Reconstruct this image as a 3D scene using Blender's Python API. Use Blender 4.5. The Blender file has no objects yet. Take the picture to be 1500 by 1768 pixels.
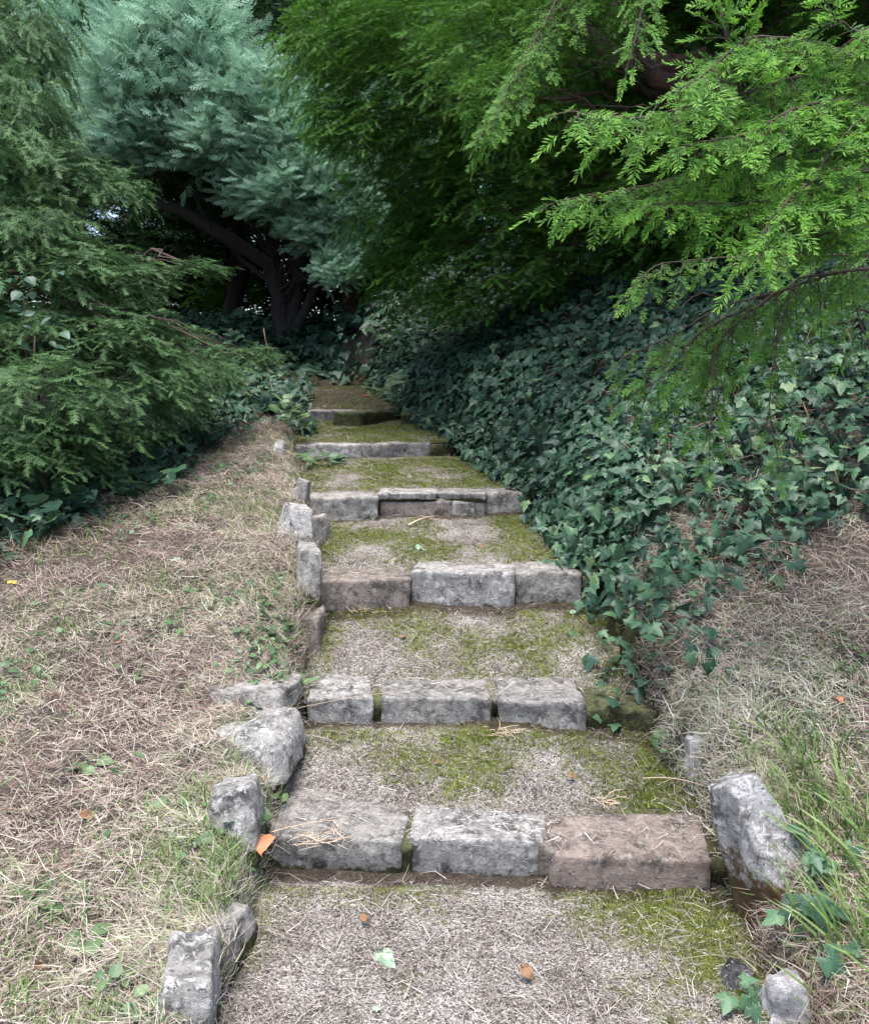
import bpy, bmesh, math, random
import numpy as np
from mathutils import Vector, Matrix, noise as mnoise

# ------------------------------------------------------------------ camera, sky, sun, exposure
S = bpy.context.scene
COL = S.collection
RAD = math.radians
ZC, PITCH, F = 1.43, RAD(8.0), 1500.0
cam = bpy.data.objects.new('camera', bpy.data.cameras.new('camera'))
COL.objects.link(cam)
cam.location = (0, 0, ZC)
cam.rotation_euler = (RAD(90) - PITCH, 0, 0)
cam.data.sensor_fit = 'HORIZONTAL'; cam.data.sensor_width = 36.0; cam.data.lens = 36.0
cam.data.clip_start = 0.05; cam.data.clip_end = 1000
S.camera = cam

SUN_EL, SUN_AZ = 77.0, 205.0        # degrees; azimuth clockwise from +Y (behind the camera, to the left)
w = bpy.data.worlds.new('World'); S.world = w; w.use_nodes = True
nt = w.node_tree
sky = nt.nodes.new('ShaderNodeTexSky'); sky.sky_type = 'NISHITA'; sky.sun_disc = False
sky.sun_elevation = RAD(SUN_EL); sky.sun_rotation = RAD(SUN_AZ)
sky.air_density = 1.0; sky.dust_density = 3.0; sky.ozone_density = 1.0
bg = nt.nodes['Background']; bg.inputs['Strength'].default_value = 0.10
nt.links.new(sky.outputs[0], bg.inputs['Color'])
sun = bpy.data.objects.new('sun', bpy.data.lights.new('sun', 'SUN')); COL.objects.link(sun)
sun.data.energy = 1.5; sun.data.angle = RAD(32); sun.data.color = (1.0, 0.99, 0.975)
el, az = RAD(SUN_EL), RAD(SUN_AZ)
sdir = Vector((math.sin(az) * math.cos(el), math.cos(az) * math.cos(el), math.sin(el)))
sun.rotation_euler = sdir.to_track_quat('Z', 'Y').to_euler()
S.view_settings.view_transform = 'Standard'; S.view_settings.look = 'None'
S.view_settings.exposure = 2.2; S.view_settings.gamma = 1.0; S.view_settings.use_curve_mapping = False
S.render.engine = 'CYCLES'; S.cycles.use_denoising = True
S.cycles.max_bounces = 5; S.cycles.transparent_max_bounces = 4

# ------------------------------------------------------------------ small maths
A = np.array
def V(*a): return np.array(a, dtype=float)
CP, SP = math.cos(PITCH), math.sin(PITCH)
def P(px, py, D):
    """photo pixel and depth along the optical axis -> point in the place"""
    a = (px - 750.0) / F; b = (py - 884.0) / F
    return V(D * a, D * (CP - b * SP), ZC + D * (-SP - b * CP))
def PZ(px, py, z):
    """photo pixel on a level z"""
    d = P(px, py, 1.0) - V(0, 0, ZC)
    t = (z - ZC) / d[2]
    return V(0, 0, ZC) + d * t
def pix(p):
    p = np.asarray(p, float).reshape(-1, 3)
    dz = p[:, 2] - ZC
    D = p[:, 1] * CP - dz * SP
    yc = -dz * CP - p[:, 1] * SP
    D = np.where(np.abs(D) < 1e-3, 1e-3, D)
    return 750 + F * p[:, 0] / D, 884 + F * yc / D, D
def norm(v): return v / (np.linalg.norm(v, axis=-1, keepdims=True) + 1e-9)
def sstep(a, b, x):
    t = np.clip((x - a) / (b - a), 0, 1); return t * t * (3 - 2 * t)
_tab = np.random.default_rng(5).random((256, 256))
def vn(x, y, s=0):
    x = np.asarray(x, float) + s * 17.3; y = np.asarray(y, float) - s * 9.1
    xi = np.floor(x).astype(int); yi = np.floor(y).astype(int)
    fx = x - xi; fy = y - yi
    fx = fx * fx * (3 - 2 * fx); fy = fy * fy * (3 - 2 * fy)
    g = lambda i, j: _tab[(xi + i) % 256, (yi + j) % 256]
    return (g(0, 0) * (1 - fx) + g(1, 0) * fx) * (1 - fy) + (g(0, 1) * (1 - fx) + g(1, 1) * fx) * fy
def fbm(x, y, s=0, o=4):
    r = 0; a = .5; t = 0
    for k in range(o):
        r = r + a * vn(x * 2 ** k, y * 2 ** k, s + k); t += a; a *= .5
    return r / t

# ------------------------------------------------------------------ the lie of the land
YL = [0, 2.37, 3.12, 3.87, 4.96, 6.2, 7.75, 9.6, 12, 14, 40]
XLv = [-.50, -.52, -.53, -.56, -.74, -1.0, -1.2, -1.8, -3.6, -5.5, -30]
XRv = [.76, .84, .80, .80, .68, .34, -.10, -.60, -2.2, -4.0, -27]
def xl(y): return np.interp(y, YL, XLv)
def xr(y): return np.interp(y, YL, XRv)
ZK = ([-50, 0, 1.9, 2.37, 3.12, 3.87, 4.96, 6.2, 7.75, 9.6, 11, 14, 30, 400], [-.5, -.12, -.02, .08, .27, .56, .80, 1.01, 1.22, 1.48, 1.95, 2.3, 2.8, 4])
def zs(y): return np.interp(y, *ZK)
NOSE = [2.37, 3.12, 3.87, 4.96, 6.2, 7.75]
TOP = [.113, .293, .604, .836, 1.04, 1.25]
BASE = [.0, .19, .47, .71, .94, 1.15]
def tread(y):
    y = np.asarray(y, float); z = (y - 2.37) * .04
    ends = NOSE[1:] + [9.6]; zb = BASE[1:] + [1.48]
    for k in range(6):
        d_ = (.34, .24, .2, .2, .2, .2)[k]
        t = np.maximum(0, y - NOSE[k] - d_) / (ends[k] - NOSE[k] - d_)
        z = np.where(y >= NOSE[k], TOP[k] + t * (zb[k] - TOP[k]), z)
    return z
def bankslope(y): return np.interp(y, [0, 2.2, 3.0, 3.6, 4.2, 5, 7, 40], [.15, .2, .3, .42, .62, .8, .85, .6])
def H(x, y):
    x = np.asarray(x, float); y = np.asarray(y, float)
    b = zs(y); l = xl(y) - x; r = x - xr(y)
    n = fbm(x * 1.7, y * 1.7, 1) - .5; n2 = fbm(x * 7, y * 7, 3, 3) - .5
    tb = (tread(y - .08) + tread(y) + tread(y + .08)) / 3
    bl = b + (np.maximum(tb, b) - b + .03) * (1 - sstep(.25, .7, np.maximum(l, r))) * (y < 9.6)
    left = bl + .045 + .05 * sstep(.0, .25, l) + .10 * n * sstep(.1, .8, l) + np.maximum(l - 1.3, 0) * .18
    quick = np.interp(y, [0, 2.3, 3.0, 4.2, 5], [.02, .06, .14, .24, .28])
    rr = np.maximum(r, 0); s = bankslope(y); cap = 1.45 + .25 * n
    rise = cap * (1 - np.exp(-rr * s / cap)) + rr * .05
    right = bl + .03 + quick * sstep(0, .14, r) + rise + .14 * n * sstep(.1, .9, r)
    low = b - .22
    z = np.where(l > r, low + (left - low) * sstep(-.05, .04, l), low + (right - low) * sstep(-.05, .06, r))
    far = sstep(9.8, 11.5, y)
    z = z * (1 - far) + far * (b + .2 * n + np.clip(np.abs(r) * .04, 0, .6))
    return z + .03 * n2
def HN(x, y):
    e = .03
    gx = (H(x + e, y) - H(x - e, y)) / (2 * e); gy = (H(x, y + e) - H(x, y - e)) / (2 * e)
    return norm(np.stack([-gx, -gy, np.ones_like(gx)], -1))
def G(px, py):
    """first hit of a photo pixel with the land"""
    d = P(px, py, 1.0) - V(0, 0, ZC)
    ts = np.arange(1.2, 25, .01)
    q = V(0, 0, ZC)[None] + d[None] * ts[:, None]
    y = q[:, 1]; x = q[:, 0]
    inside = (x > xl(y)) & (x < xr(y)) & (y < 9.6)
    h = np.where(inside, tread(y), H(x, y))
    k = np.argmax(q[:, 2] < h)
    p = q[k]; p[2] = h[k]
    return p, ts[k]

# ------------------------------------------------------------------ mesh helpers
class MB:
    """collects triangles"""
    def __init__(s): s.v = []; s.f = []; s.a = []; s.n = 0
    def add(s, v, f, rnd=0.5, tip=0.5, aux=0.0):
        v = np.asarray(v, float).reshape(-1, 3); f = np.asarray(f, int).reshape(-1, 3)
        s.v.append(v); s.f.append(f + s.n); s.n += len(v)
        at = np.empty((len(v), 3)); at[:, 0] = rnd; at[:, 1] = tip; at[:, 2] = aux
        s.a.append(at)
    def inst(s, tv, tf, ttip, pos, R, rnd, aux=0.0):
        n = len(pos)
        if n == 0: return
        v = np.einsum('nij,kj->nki', R, tv) + pos[:, None, :]
        k = len(tv)
        f = tf[None] + (np.arange(n) * k)[:, None, None]
        aux = np.repeat(np.broadcast_to(aux, (n,)), k)
        s.add(v.reshape(-1, 3), f.reshape(-1, 3), np.repeat(rnd, k), np.tile(ttip, n), aux)
    def tube(s, pts, rad, seg=6, rnd=.5):
        pts = np.asarray(pts, float); m = len(pts)
        rad = np.broadcast_to(rad, (m,))
        t = norm(np.gradient(pts, axis=0))
        ref = V(0.13, .2, 1) if abs(t[:, 2]).mean() < .8 else V(1, .1, 0)
        a = norm(np.cross(t, ref)); b = np.cross(t, a)
        th = np.arange(seg) * 2 * math.pi / seg
        ring = pts[:, None] + rad[:, None, None] * (np.cos(th)[None, :, None] * a[:, None] + np.sin(th)[None, :, None] * b[:, None])
        f = []
        for i in range(m - 1):
            for j in range(seg):
                p = i * seg + j; q = i * seg + (j + 1) % seg
                f += [(p, q, q + seg), (p, q + seg, p + seg)]
        c = m * seg
        for j in range(seg): f.append((c, (m - 1) * seg + (j + 1) % seg + 0, (m - 1) * seg + j)[::-1])
        s.add(np.vstack([ring.reshape(-1, 3), pts[-1:]]), f, rnd)
    def mesh(s, name, smooth=False):
        v = np.vstack(s.v); f = np.vstack(s.f); a = np.vstack(s.a)
        return raw(name, v, f, a, smooth)
    def build(s, name, mat, parent=None, smooth=False):
        return obj(name, s.mesh(name, smooth), mat, parent)
def raw(name, v, f, a=None, smooth=False):
    me = bpy.data.meshes.new(name)
    me.vertices.add(len(v)); me.vertices.foreach_set('co', np.ascontiguousarray(v, dtype=np.float32).ravel())
    k = f.shape[1]
    me.loops.add(f.size); me.loops.foreach_set('vertex_index', np.ascontiguousarray(f, dtype=np.int32).ravel())
    me.polygons.add(len(f)); me.polygons.foreach_set('loop_start', np.arange(0, f.size, k, dtype=np.int32))
    me.polygons.foreach_set('use_smooth', np.full(len(f), smooth, dtype=bool))
    if a is not None:
        for i, nm in enumerate(('rnd', 'tip', 'aux')):
            at = me.attributes.new(nm, 'FLOAT', 'POINT'); at.data.foreach_set('value', a[:, i].astype(np.float32))
    me.update(calc_edges=True); me.validate()
    return me
def obj(name, me, mat, parent=None):
    o = bpy.data.objects.new(name, me); COL.objects.link(o)
    if mat is not None and len(me.materials) == 0: me.materials.append(mat)
    if parent: o.parent = parent; 
    if parent: o.matrix_parent_inverse = Matrix.Translation(-Vector(parent_world(parent)))
    return o
def parent_world(p):
    v = Vector(p.location); q = p
    return v if not q.parent else v            # parts are built in world space with identity location
def tag(o, label=None, cat=None, group=None, kind=None):
    if label: o['label'] = label
    if cat: o['category'] = cat
    if group: o['group'] = group
    if kind: o['kind'] = kind
    return o
def empty(name, loc, label, cat, group=None):
    o = bpy.data.objects.new(name, None); COL.objects.link(o); o.location = Vector(tuple(loc)); o.empty_display_size = .1
    return tag(o, label, cat, group)
def frames(d, up, scale):
    """columns: x = side, y = d, z = normal; scaled"""
    y = norm(d); x = norm(np.cross(y, up)); z = np.cross(x, y)
    return np.stack([x, y, z], -1) * np.asarray(scale).reshape(-1, 1, 1)
def rmat(R, t):
    M = Matrix.Identity(4)
    for i in range(3):
        for j in range(3): M[i][j] = R[i][j]
        M[i][3] = t[i]
    return M

# ------------------------------------------------------------------ materials
def newmat(name):
    m = bpy.data.materials.new(name); m.use_nodes = True
    n = m.node_tree.nodes; l = m.node_tree.links
    return m, n, l, n['Principled BSDF']
def ramp(n, stops, interp='LINEAR'):
    r = n.new('ShaderNodeValToRGB'); r.color_ramp.interpolation = interp
    e = r.color_ramp.elements
    while len(e) < len(stops): e.new(.5)
    for k, (p, c) in enumerate(stops):
        e[k].position = p; e[k].color = (*c, 1) if len(c) == 3 else c
    return r
def nz(n, l, scale, detail=6, rough=.6, vec=None, dist=0):
    t = n.new('ShaderNodeTexNoise'); t.inputs['Scale'].default_value = scale; t.inputs['Detail'].default_value = detail
    t.inputs['Roughness'].default_value = rough; t.inputs['Distortion'].default_value = dist
    if vec is not None: l.new(vec, t.inputs['Vector'])
    return t
def mixc(n, l, fac, a, b, mode='MIX'):
    m = n.new('ShaderNodeMix'); m.data_type = 'RGBA'; m.blend_type = mode
    for sock, val in ((m.inputs[0], fac), (m.inputs[6], a), (m.inputs[7], b)):
        if hasattr(val, 'is_linked') or hasattr(val, 'links'): l.new(val, sock)
        elif isinstance(val, (int, float)): sock.default_value = val
        else: sock.default_value = (*val, 1)
    return m.outputs[2]
def attr(n, name):
    a = n.new('ShaderNodeAttribute'); a.attribute_name = name; return a.outputs['Fac']
def mth(n, l, op, a, b=None, clamp=False):
    m = n.new('ShaderNodeMath'); m.operation = op; m.use_clamp = clamp
    for sock, val in ((m.inputs[0], a), (m.inputs[1], b)):
        if val is None: continue
        if isinstance(val, (int, float)): sock.default_value = val
        else: l.new(val, sock)
    return m.outputs[0]
def leafmat(name, stops, tipc=None, tipamt=0.0, trans=.25, rough=.5, spec=.35, noise_amt=0.0):
    m, n, l, b = newmat(name)
    r = ramp(n, stops); l.new(attr(n, 'rnd'), r.inputs[0]); c = r.outputs[0]
    if tipc:
        t = mth(n, l, 'MULTIPLY', mth(n, l, 'POWER', attr(n, 'tip'), 1.6), tipamt, True)
        c = mixc(n, l, t, c, tipc)
    if noise_amt:
        g = n.new('ShaderNodeNewGeometry'); t = nz(n, l, 2.2, 3, .6, g.outputs['Position'])
        rr = ramp(n, [(.3, (1 - noise_amt,) * 3), (.7, (1 + noise_amt * .6,) * 3)]); l.new(t.outputs[0], rr.inputs[0])
        c = mixc(n, l, 1.0, c, rr.outputs[0], 'MULTIPLY')
    l.new(c, b.inputs['Base Color']); b.inputs['Roughness'].default_value = rough
    b.inputs['Specular IOR Level'].default_value = spec
    if trans:
        tr = n.new('ShaderNodeBsdfTranslucent'); l.new(c, tr.inputs['Color'])
        mx = n.new('ShaderNodeMixShader'); mx.inputs[0].default_value = trans
        l.new(b.outputs[0], mx.inputs[1]); l.new(tr.outputs[0], mx.inputs[2])
        l.new(mx.outputs[0], n['Material Output'].inputs['Surface'])
    return m
M = {}
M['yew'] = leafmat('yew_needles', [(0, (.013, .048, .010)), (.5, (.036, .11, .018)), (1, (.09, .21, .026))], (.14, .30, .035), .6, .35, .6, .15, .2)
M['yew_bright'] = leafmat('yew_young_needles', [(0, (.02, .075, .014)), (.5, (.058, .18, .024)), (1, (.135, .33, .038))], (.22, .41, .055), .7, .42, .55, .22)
M['yew_grey'] = leafmat('yew_old_needles', [(0, (.024, .06, .026)), (.5, (.058, .125, .046)), (1, (.11, .2, .072))], (.15, .26, .09), .5, .28, .6, .2, .25)
M['cypress'] = leafmat('cypress_scale_leaves', [(0, (.14, .28, .18)), (.5, (.25, .44, .30)), (1, (.34, .54, .39))], (.48, .66, .5), .65, .38, .6, .25, .2)
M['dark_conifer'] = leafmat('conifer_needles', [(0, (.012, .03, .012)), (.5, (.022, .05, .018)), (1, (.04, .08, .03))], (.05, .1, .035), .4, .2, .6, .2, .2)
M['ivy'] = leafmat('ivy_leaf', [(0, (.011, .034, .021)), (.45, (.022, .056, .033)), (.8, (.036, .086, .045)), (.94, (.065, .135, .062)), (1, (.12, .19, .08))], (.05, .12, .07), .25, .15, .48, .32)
M['herb'] = leafmat('herb_leaf', [(0, (.035, .085, .035)), (.5, (.075, .14, .055)), (1, (.14, .21, .09))], (.17, .24, .12), .3, .3, .45, .4)
M['hay'] = leafmat('cut_hay', [(0, (.07, .042, .036)), (.2, (.19, .125, .105)), (.4, (.32, .26, .215)), (.6, (.43, .385, .31)), (.74, (.34, .345, .22)), (.86, (.17, .24, .09)), (.94, (.10, .18, .06)), (1, (.55, .52, .46))], None, 0, .15, .6, .25)
M['grass'] = leafmat('green_grass', [(0, (.06, .13, .03)), (.5, (.12, .21, .05)), (.8, (.2, .27, .09)), (1, (.34, .32, .17))], (.24, .3, .11), .4, .3, .5, .3)
M['moss'] = leafmat('moss_shoots', [(0, (.05, .06, .016)), (.5, (.115, .14, .024)), (1, (.22, .265, .04))], (.25, .30, .055), .4, .2, .8, .1)
M['litter'] = leafmat('needle_litter', [(0, (.045, .036, .03)), (.3, (.15, .125, .108)), (.6, (.31, .275, .245)), (1, (.52, .49, .45))], None, 0, .1, .7, .2)
def plain(name, c, rough=.6, trans=.2):
    return leafmat(name, [(0, tuple(x * .75 for x in c)), (1, tuple(min(1, x * 1.2) for x in c))], None, 0, trans, rough, .3)
M['orange'] = plain('orange_dead_leaf', (.46, .18, .09)); M['yellow'] = plain('yellow_leaf', (.5, .36, .05))
M['pale_yellow'] = plain('pale_yellow_leaf', (.46, .5, .14)); M['red'] = plain('red_leaf', (.5, .07, .05)); M['darkred'] = plain('dark_red_leaf', (.16, .03, .02))
M['brown'] = plain('brown_dead_leaf', (.2, .11, .06), .8, .1); M['pale_green'] = plain('pale_green_leaf', (.3, .42, .28))
M['straw'] = plain('dry_straw', (.5, .38, .27), .7, .1); M['twig'] = plain('bare_twig', (.16, .10, .07), .8, 0)
def bark(name, c1, c2):
    m, n, l, b = newmat(name)
    tc = n.new('ShaderNodeTexCoord'); mp = n.new('ShaderNodeMapping'); mp.inputs['Scale'].default_value = (9, 9, 1.6)
    l.new(tc.outputs['Object'], mp.inputs[0]); t = nz(n, l, 3, 8, .7, mp.outputs[0])
    r = ramp(n, [(.3, c1), (.7, c2)]); l.new(t.outputs[0], r.inputs[0]); l.new(r.outputs[0], b.inputs['Base Color'])
    bp = n.new('ShaderNodeBump'); bp.inputs['Strength'].default_value = .8; bp.inputs['Distance'].default_value = .02
    l.new(t.outputs[0], bp.inputs['Height']); l.new(bp.outputs[0], b.inputs['Normal']); b.inputs['Roughness'].default_value = .9
    return m
M['bark'] = bark('yew_bark', (.03, .02, .015), (.10, .062, .045)); M['bark_dark'] = bark('cypress_bark', (.012, .010, .009), (.04, .03, .026))
M['bark_red'] = bark('red_brown_bark', (.06, .03, .02), (.16, .08, .055))

def stonemat(name, base, dark, lich, moss=.4, lamt=.5, mossc=((.03, .03, .012), (.05, .045, .025), (.09, .12, .02))):
    m, n, l, b = newmat(name)
    tc = n.new('ShaderNodeTexCoord'); ob = n.new('ShaderNodeObjectInfo')
    ad = n.new('ShaderNodeVectorMath'); ad.operation = 'ADD'; l.new(tc.outputs['Object'], ad.inputs[0])
    g0 = n.new('ShaderNodeNewGeometry'); l.new(g0.outputs['Position'], ad.inputs[0])
    sc = n.new('ShaderNodeVectorMath'); sc.operation = 'SCALE'; l.new(ob.outputs['Random'], sc.inputs['Scale']); sc.inputs[0].default_value = (7, 3, 5)
    l.new(sc.outputs[0], ad.inputs[1]); vec = ad.outputs[0]
    t1 = nz(n, l, 13, 9, .72, vec); r1 = ramp(n, [(.40, dark), (.49, tuple((x * .75 + y_ * .25) for x, y_ in zip(base, dark))), (.55, base), (.68, tuple(min(1, x * 1.3) for x in base))]); l.new(t1.outputs[0], r1.inputs[0])
    t2 = nz(n, l, 34, 8, .75, vec, .8); r2 = ramp(n, [(.53, (0, 0, 0)), (.57, (lamt,) * 3)]); l.new(t2.outputs[0], r2.inputs[0])
    c = mixc(n, l, r2.outputs[0], r1.outputs[0], lich)
    t3 = nz(n, l, 55, 7, .8, vec, .5); r3 = ramp(n, [(.57, (0, 0, 0)), (.62, (.9,) * 3)]); l.new(t3.outputs[0], r3.inputs[0])
    c = mixc(n, l, r3.outputs[0], c, tuple(x * .55 for x in dark))
    # round pale lichen rosettes
    vo = n.new('ShaderNodeTexVoronoi'); vo.inputs['Scale'].default_value = 16; l.new(vec, vo.inputs['Vector'])
    rv = ramp(n, [(.16, (.55,) * 3), (.22, (0, 0, 0))]); l.new(vo.outputs['Distance'], rv.inputs[0])
    c = mixc(n, l, rv.outputs[0], c, lich)
    # moss and damp earth near the foot
    sp = n.new('ShaderNodeSeparateXYZ'); l.new(tc.outputs['Generated'], sp.inputs[0])
    tm = nz(n, l, 11, 5, .7, vec)
    k = mth(n, l, 'ADD', mth(n, l, 'MULTIPLY', sp.outputs['Z'], 1.1), mth(n, l, 'MULTIPLY', tm.outputs[0], -1.0))
    rm = ramp(n, [(0.0, (1, 1, 1)), (.10, (0, 0, 0))]); l.new(mth(n, l, 'ADD', k, .45 - moss), rm.inputs[0])
    tm2 = nz(n, l, 60, 3, .7, vec); rc = ramp(n, [(.3, mossc[0]), (.5, mossc[1]), (.7, mossc[2])]); l.new(tm2.outputs[0], rc.inputs[0])
    c = mixc(n, l, rm.outputs[0], c, rc.outputs[0])
    l.new(c, b.inputs['Base Color']); b.inputs['Roughness'].default_value = .9; b.inputs['Specular IOR Level'].default_value = .2
    h = mth(n, l, 'ADD', t2.outputs[0], mth(n, l, 'MULTIPLY', t3.outputs[0], .7))
    fine = nz(n, l, 120, 4, .8, vec); h = mth(n, l, 'ADD', h, mth(n, l, 'MULTIPLY', fine.outputs[0], .5))
    bp = n.new('ShaderNodeBump'); bp.inputs['Strength'].default_value = 1.0; bp.inputs['Distance'].default_value = .018
    l.new(h, bp.inputs['Height']); l.new(bp.outputs[0], b.inputs['Normal'])
    return m
M['stone'] = stonemat('grey_limestone', (.33, .308, .282), (.12, .112, .103), (.55, .53, .495), .34, .55)
M['stone_white'] = stonemat('lichened_limestone', (.38, .362, .338), (.12, .115, .108), (.65, .63, .60), .26, .8)
M['stone_rust'] = stonemat('pale_stone_with_rusty_moss', (.37, .36, .35), (.12, .117, .115), (.64, .63, .615), .40, .8, ((.045, .035, .018), (.10, .055, .028), (.08, .10, .022)))
M['stone_pink'] = stonemat('pinkish_sandstone', (.33, .262, .222), (.125, .104, .09), (.47, .41, .365), .3, .5)
M['stone_brown'] = stonemat('brown_sandstone', (.265, .222, .192), (.11, .092, .08), (.44, .395, .355), .3, .45)
M['stone_moss'] = stonemat('mossy_stone', (.12, .13, .06), (.05, .05, .03), (.17, .2, .06), .8, .6)
M['stone_pale'] = stonemat('pale_stone', (.55, .53, .52), (.3, .28, .27), (.75, .74, .73), .08, .6)
M['stone_black'] = stonemat('dark_blotched_stone', (.10, .095, .1), (.03, .03, .03), (.6, .6, .62), .15, .6)

def groundmat():
    m, n, l, b = newmat('thatch_and_soil')
    g = n.new('ShaderNodeNewGeometry'); vec = g.outputs['Position']
    t = nz(n, l, 4, 8, .7, vec); r = ramp(n, [(.3, (.04, .03, .025)), (.5, (.10, .08, .065)), (.7, (.17, .145, .11))]); l.new(t.outputs[0], r.inputs[0])
    t2 = nz(n, l, 70, 5, .8, vec); r2 = ramp(n, [(.3, (.5,) * 3), (.7, (1.4,) * 3)]); l.new(t2.outputs[0], r2.inputs[0])
    l.new(mixc(n, l, 1.0, r.outputs[0], r2.outputs[0], 'MULTIPLY'), b.inputs['Base Color']); b.inputs['Roughness'].default_value = .95
    bp = n.new('ShaderNodeBump'); bp.inputs['Strength'].default_value = 1; bp.inputs['Distance'].default_value = .02
    l.new(t2.outputs[0], bp.inputs['Height']); l.new(bp.outputs[0], b.inputs['Normal'])
    return m
M['ground'] = groundmat()
def pathmat():
    m, n, l, b = newmat('mossy_grit_path')
    g = n.new('ShaderNodeNewGeometry'); vec = g.outputs['Position']
    vo = n.new('ShaderNodeTexVoronoi'); vo.inputs['Scale'].default_value = 210; l.new(vec, vo.inputs['Vector'])
    hs = n.new('ShaderNodeSeparateColor'); l.new(vo.outputs['Color'], hs.inputs[0])
    r = ramp(n, [(0, (.07, .062, .055)), (.35, (.20, .18, .165)), (.7, (.36, .335, .315)), (1, (.60, .575, .55))]); l.new(hs.outputs[0], r.inputs[0])
    tb = nz(n, l, 5, 6, .65, vec); rb = ramp(n, [(.35, (.42, .38, .33)), (.62, (1.1, 1.07, 1.04))]); l.new(tb.outputs[0], rb.inputs[0])
    c = mixc(n, l, 1.0, r.outputs[0], rb.outputs[0], 'MULTIPLY')
    tm = nz(n, l, 22, 6, .75, vec); rm = ramp(n, [(.3, (.042, .044, .014)), (.5, (.10, .12, .02)), (.72, (.2, .235, .034))]); l.new(tm.outputs[0], rm.inputs[0])
    mk = mth(n, l, 'ADD', attr(n, 'aux'), mth(n, l, 'MULTIPLY', mth(n, l, 'SUBTRACT', tm.outputs[0], .5), .9))
    rk = ramp(n, [(.40, (0, 0, 0)), (.80, (.9, .9, .9))]); l.new(mk, rk.inputs[0])
    c = mixc(n, l, rk.outputs[0], c, rm.outputs[0])
    ts = nz(n, l, 30, 5, .7, vec); so = ramp(n, [(.3, (.022, .016, .012)), (.7, (.075, .055, .038))]); l.new(ts.outputs[0], so.inputs[0])  # dark earth colour, also used to paint canopy shade on the upper landing
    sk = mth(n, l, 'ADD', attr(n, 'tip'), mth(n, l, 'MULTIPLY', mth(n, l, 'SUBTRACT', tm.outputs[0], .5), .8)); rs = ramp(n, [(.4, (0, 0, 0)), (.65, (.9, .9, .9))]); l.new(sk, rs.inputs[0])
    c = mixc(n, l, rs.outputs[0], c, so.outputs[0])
    l.new(c, b.inputs['Base Color']); b.inputs['Roughness'].default_value = .95; b.inputs['Specular IOR Level'].default_value = .15
    h = mth(n, l, 'ADD', mth(n, l, 'MULTIPLY', vo.outputs['Distance'], -1.0), mth(n, l, 'MULTIPLY', tm.outputs[0], 1.5))
    bp = n.new('ShaderNodeBump'); bp.inputs['Strength'].default_value = 1; bp.inputs['Distance'].default_value = .01
    l.new(h, bp.inputs['Height']); l.new(bp.outputs[0], b.inputs['Normal'])
    return m
M['path'] = pathmat()

# ------------------------------------------------------------------ ground and path
def axis(lo, hi, step, far, grow=1.25):
    c = list(np.arange(lo, hi, step)); s = step
    a = [c[-1]]
    while a[-1] < far: s *= grow; a.append(a[-1] + s)
    bk = [c[0]]; s = step
    while bk[-1] > -far: s *= grow; bk.append(bk[-1] - s)
    return np.array(bk[:0:-1] + c + a[1:])
gx = axis(-3.6, 4.2, .045, 250); gy = axis(.6, 10.5, .045, 250)
X, Y = np.meshgrid(gx, gy); Z = H(X, Y)
nx, ny = len(gx), len(gy)
i = np.arange(nx * ny).reshape(ny, nx)
q = np.stack([i[:-1, :-1], i[:-1, 1:], i[1:, 1:], i[1:, :-1]], -1).reshape(-1, 4)
ground = obj('ground', raw('ground', np.stack([X, Y, Z], -1).reshape(-1, 3), q, None, True), M['ground'])
tag(ground, 'earth banks covered in thatch either side of the steps', kind='structure')

# ------------------------------------------------------------------ stones
_cube = {}
def cubegrid(n):
    if n in _cube: return _cube[n]
    bm = bmesh.new(); bmesh.ops.create_cube(bm, size=2)
    bmesh.ops.subdivide_edges(bm, edges=bm.edges[:], cuts=n, use_grid_fill=True)
    v = A([tuple(x.co) for x in bm.verts]); bm.verts.index_update()
    f = A([[x.index for x in p.verts] for p in bm.faces]); bm.free()
    v = np.sign(v) * np.abs(v) ** .75
    _cube[n] = (v, f); return _cube[n]
def stone_mesh(name, half, corner, r, amp, seed, cuts=11, chip=.5):
    """rounded, knocked-about block; corner(c) maps cube coordinates to the place"""
    v, f = cubegrid(cuts); half = A(half)
    p = v * half
    inner = np.clip(p, -(half - r), half - r); d = p - inner
    p = inner + norm(d) * np.minimum(np.linalg.norm(d, axis=1), r)[:, None] * np.where(np.linalg.norm(d, axis=1) > 1e-6, 1, 0)[:, None]
    out = corner(p / half)
    cen = out.mean(0); res = np.empty_like(out)
    sd = Vector((seed * 3.7, seed * 1.3, seed * 2.1))
    for k in range(len(out)):
        c = Vector(out[k]); dv = norm(out[k] - cen)
        a = mnoise.noise(c * 3.5 + sd) * 1.3 + mnoise.noise(c * 7 + sd) + mnoise.noise(c * 14 + sd) * .55 + mnoise.noise(c * 30 + sd) * .5 + mnoise.noise(c * 70 + sd) * .35
        g = mnoise.noise(c * 9 + sd * 2); a -= chip * max(0, g - .15) * 3
        nv = mnoise.noise_vector(c * 11 + sd)
        res[k] = out[k] + dv * amp * a + A(nv) * amp * .6
    return raw(name, res, f, None, True)
def quad_block(FL, FR, BR, BL, zb, lean=.01):
    def cmap(c):
        u = (c[:, 0:1] + 1) / 2; t = (c[:, 1:2] + 1) / 2; h = (c[:, 2:3] + 1) / 2
        top = (FL * (1 - u) + FR * u) * (1 - t) + (BL * (1 - u) + BR * u) * t
        bot = top.copy(); bot[:, 2] = zb; bot[:, 1] += lean * (1 - t[:, 0])
        return bot * (1 - h) + top * h
    return cmap
TOPS = []
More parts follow.
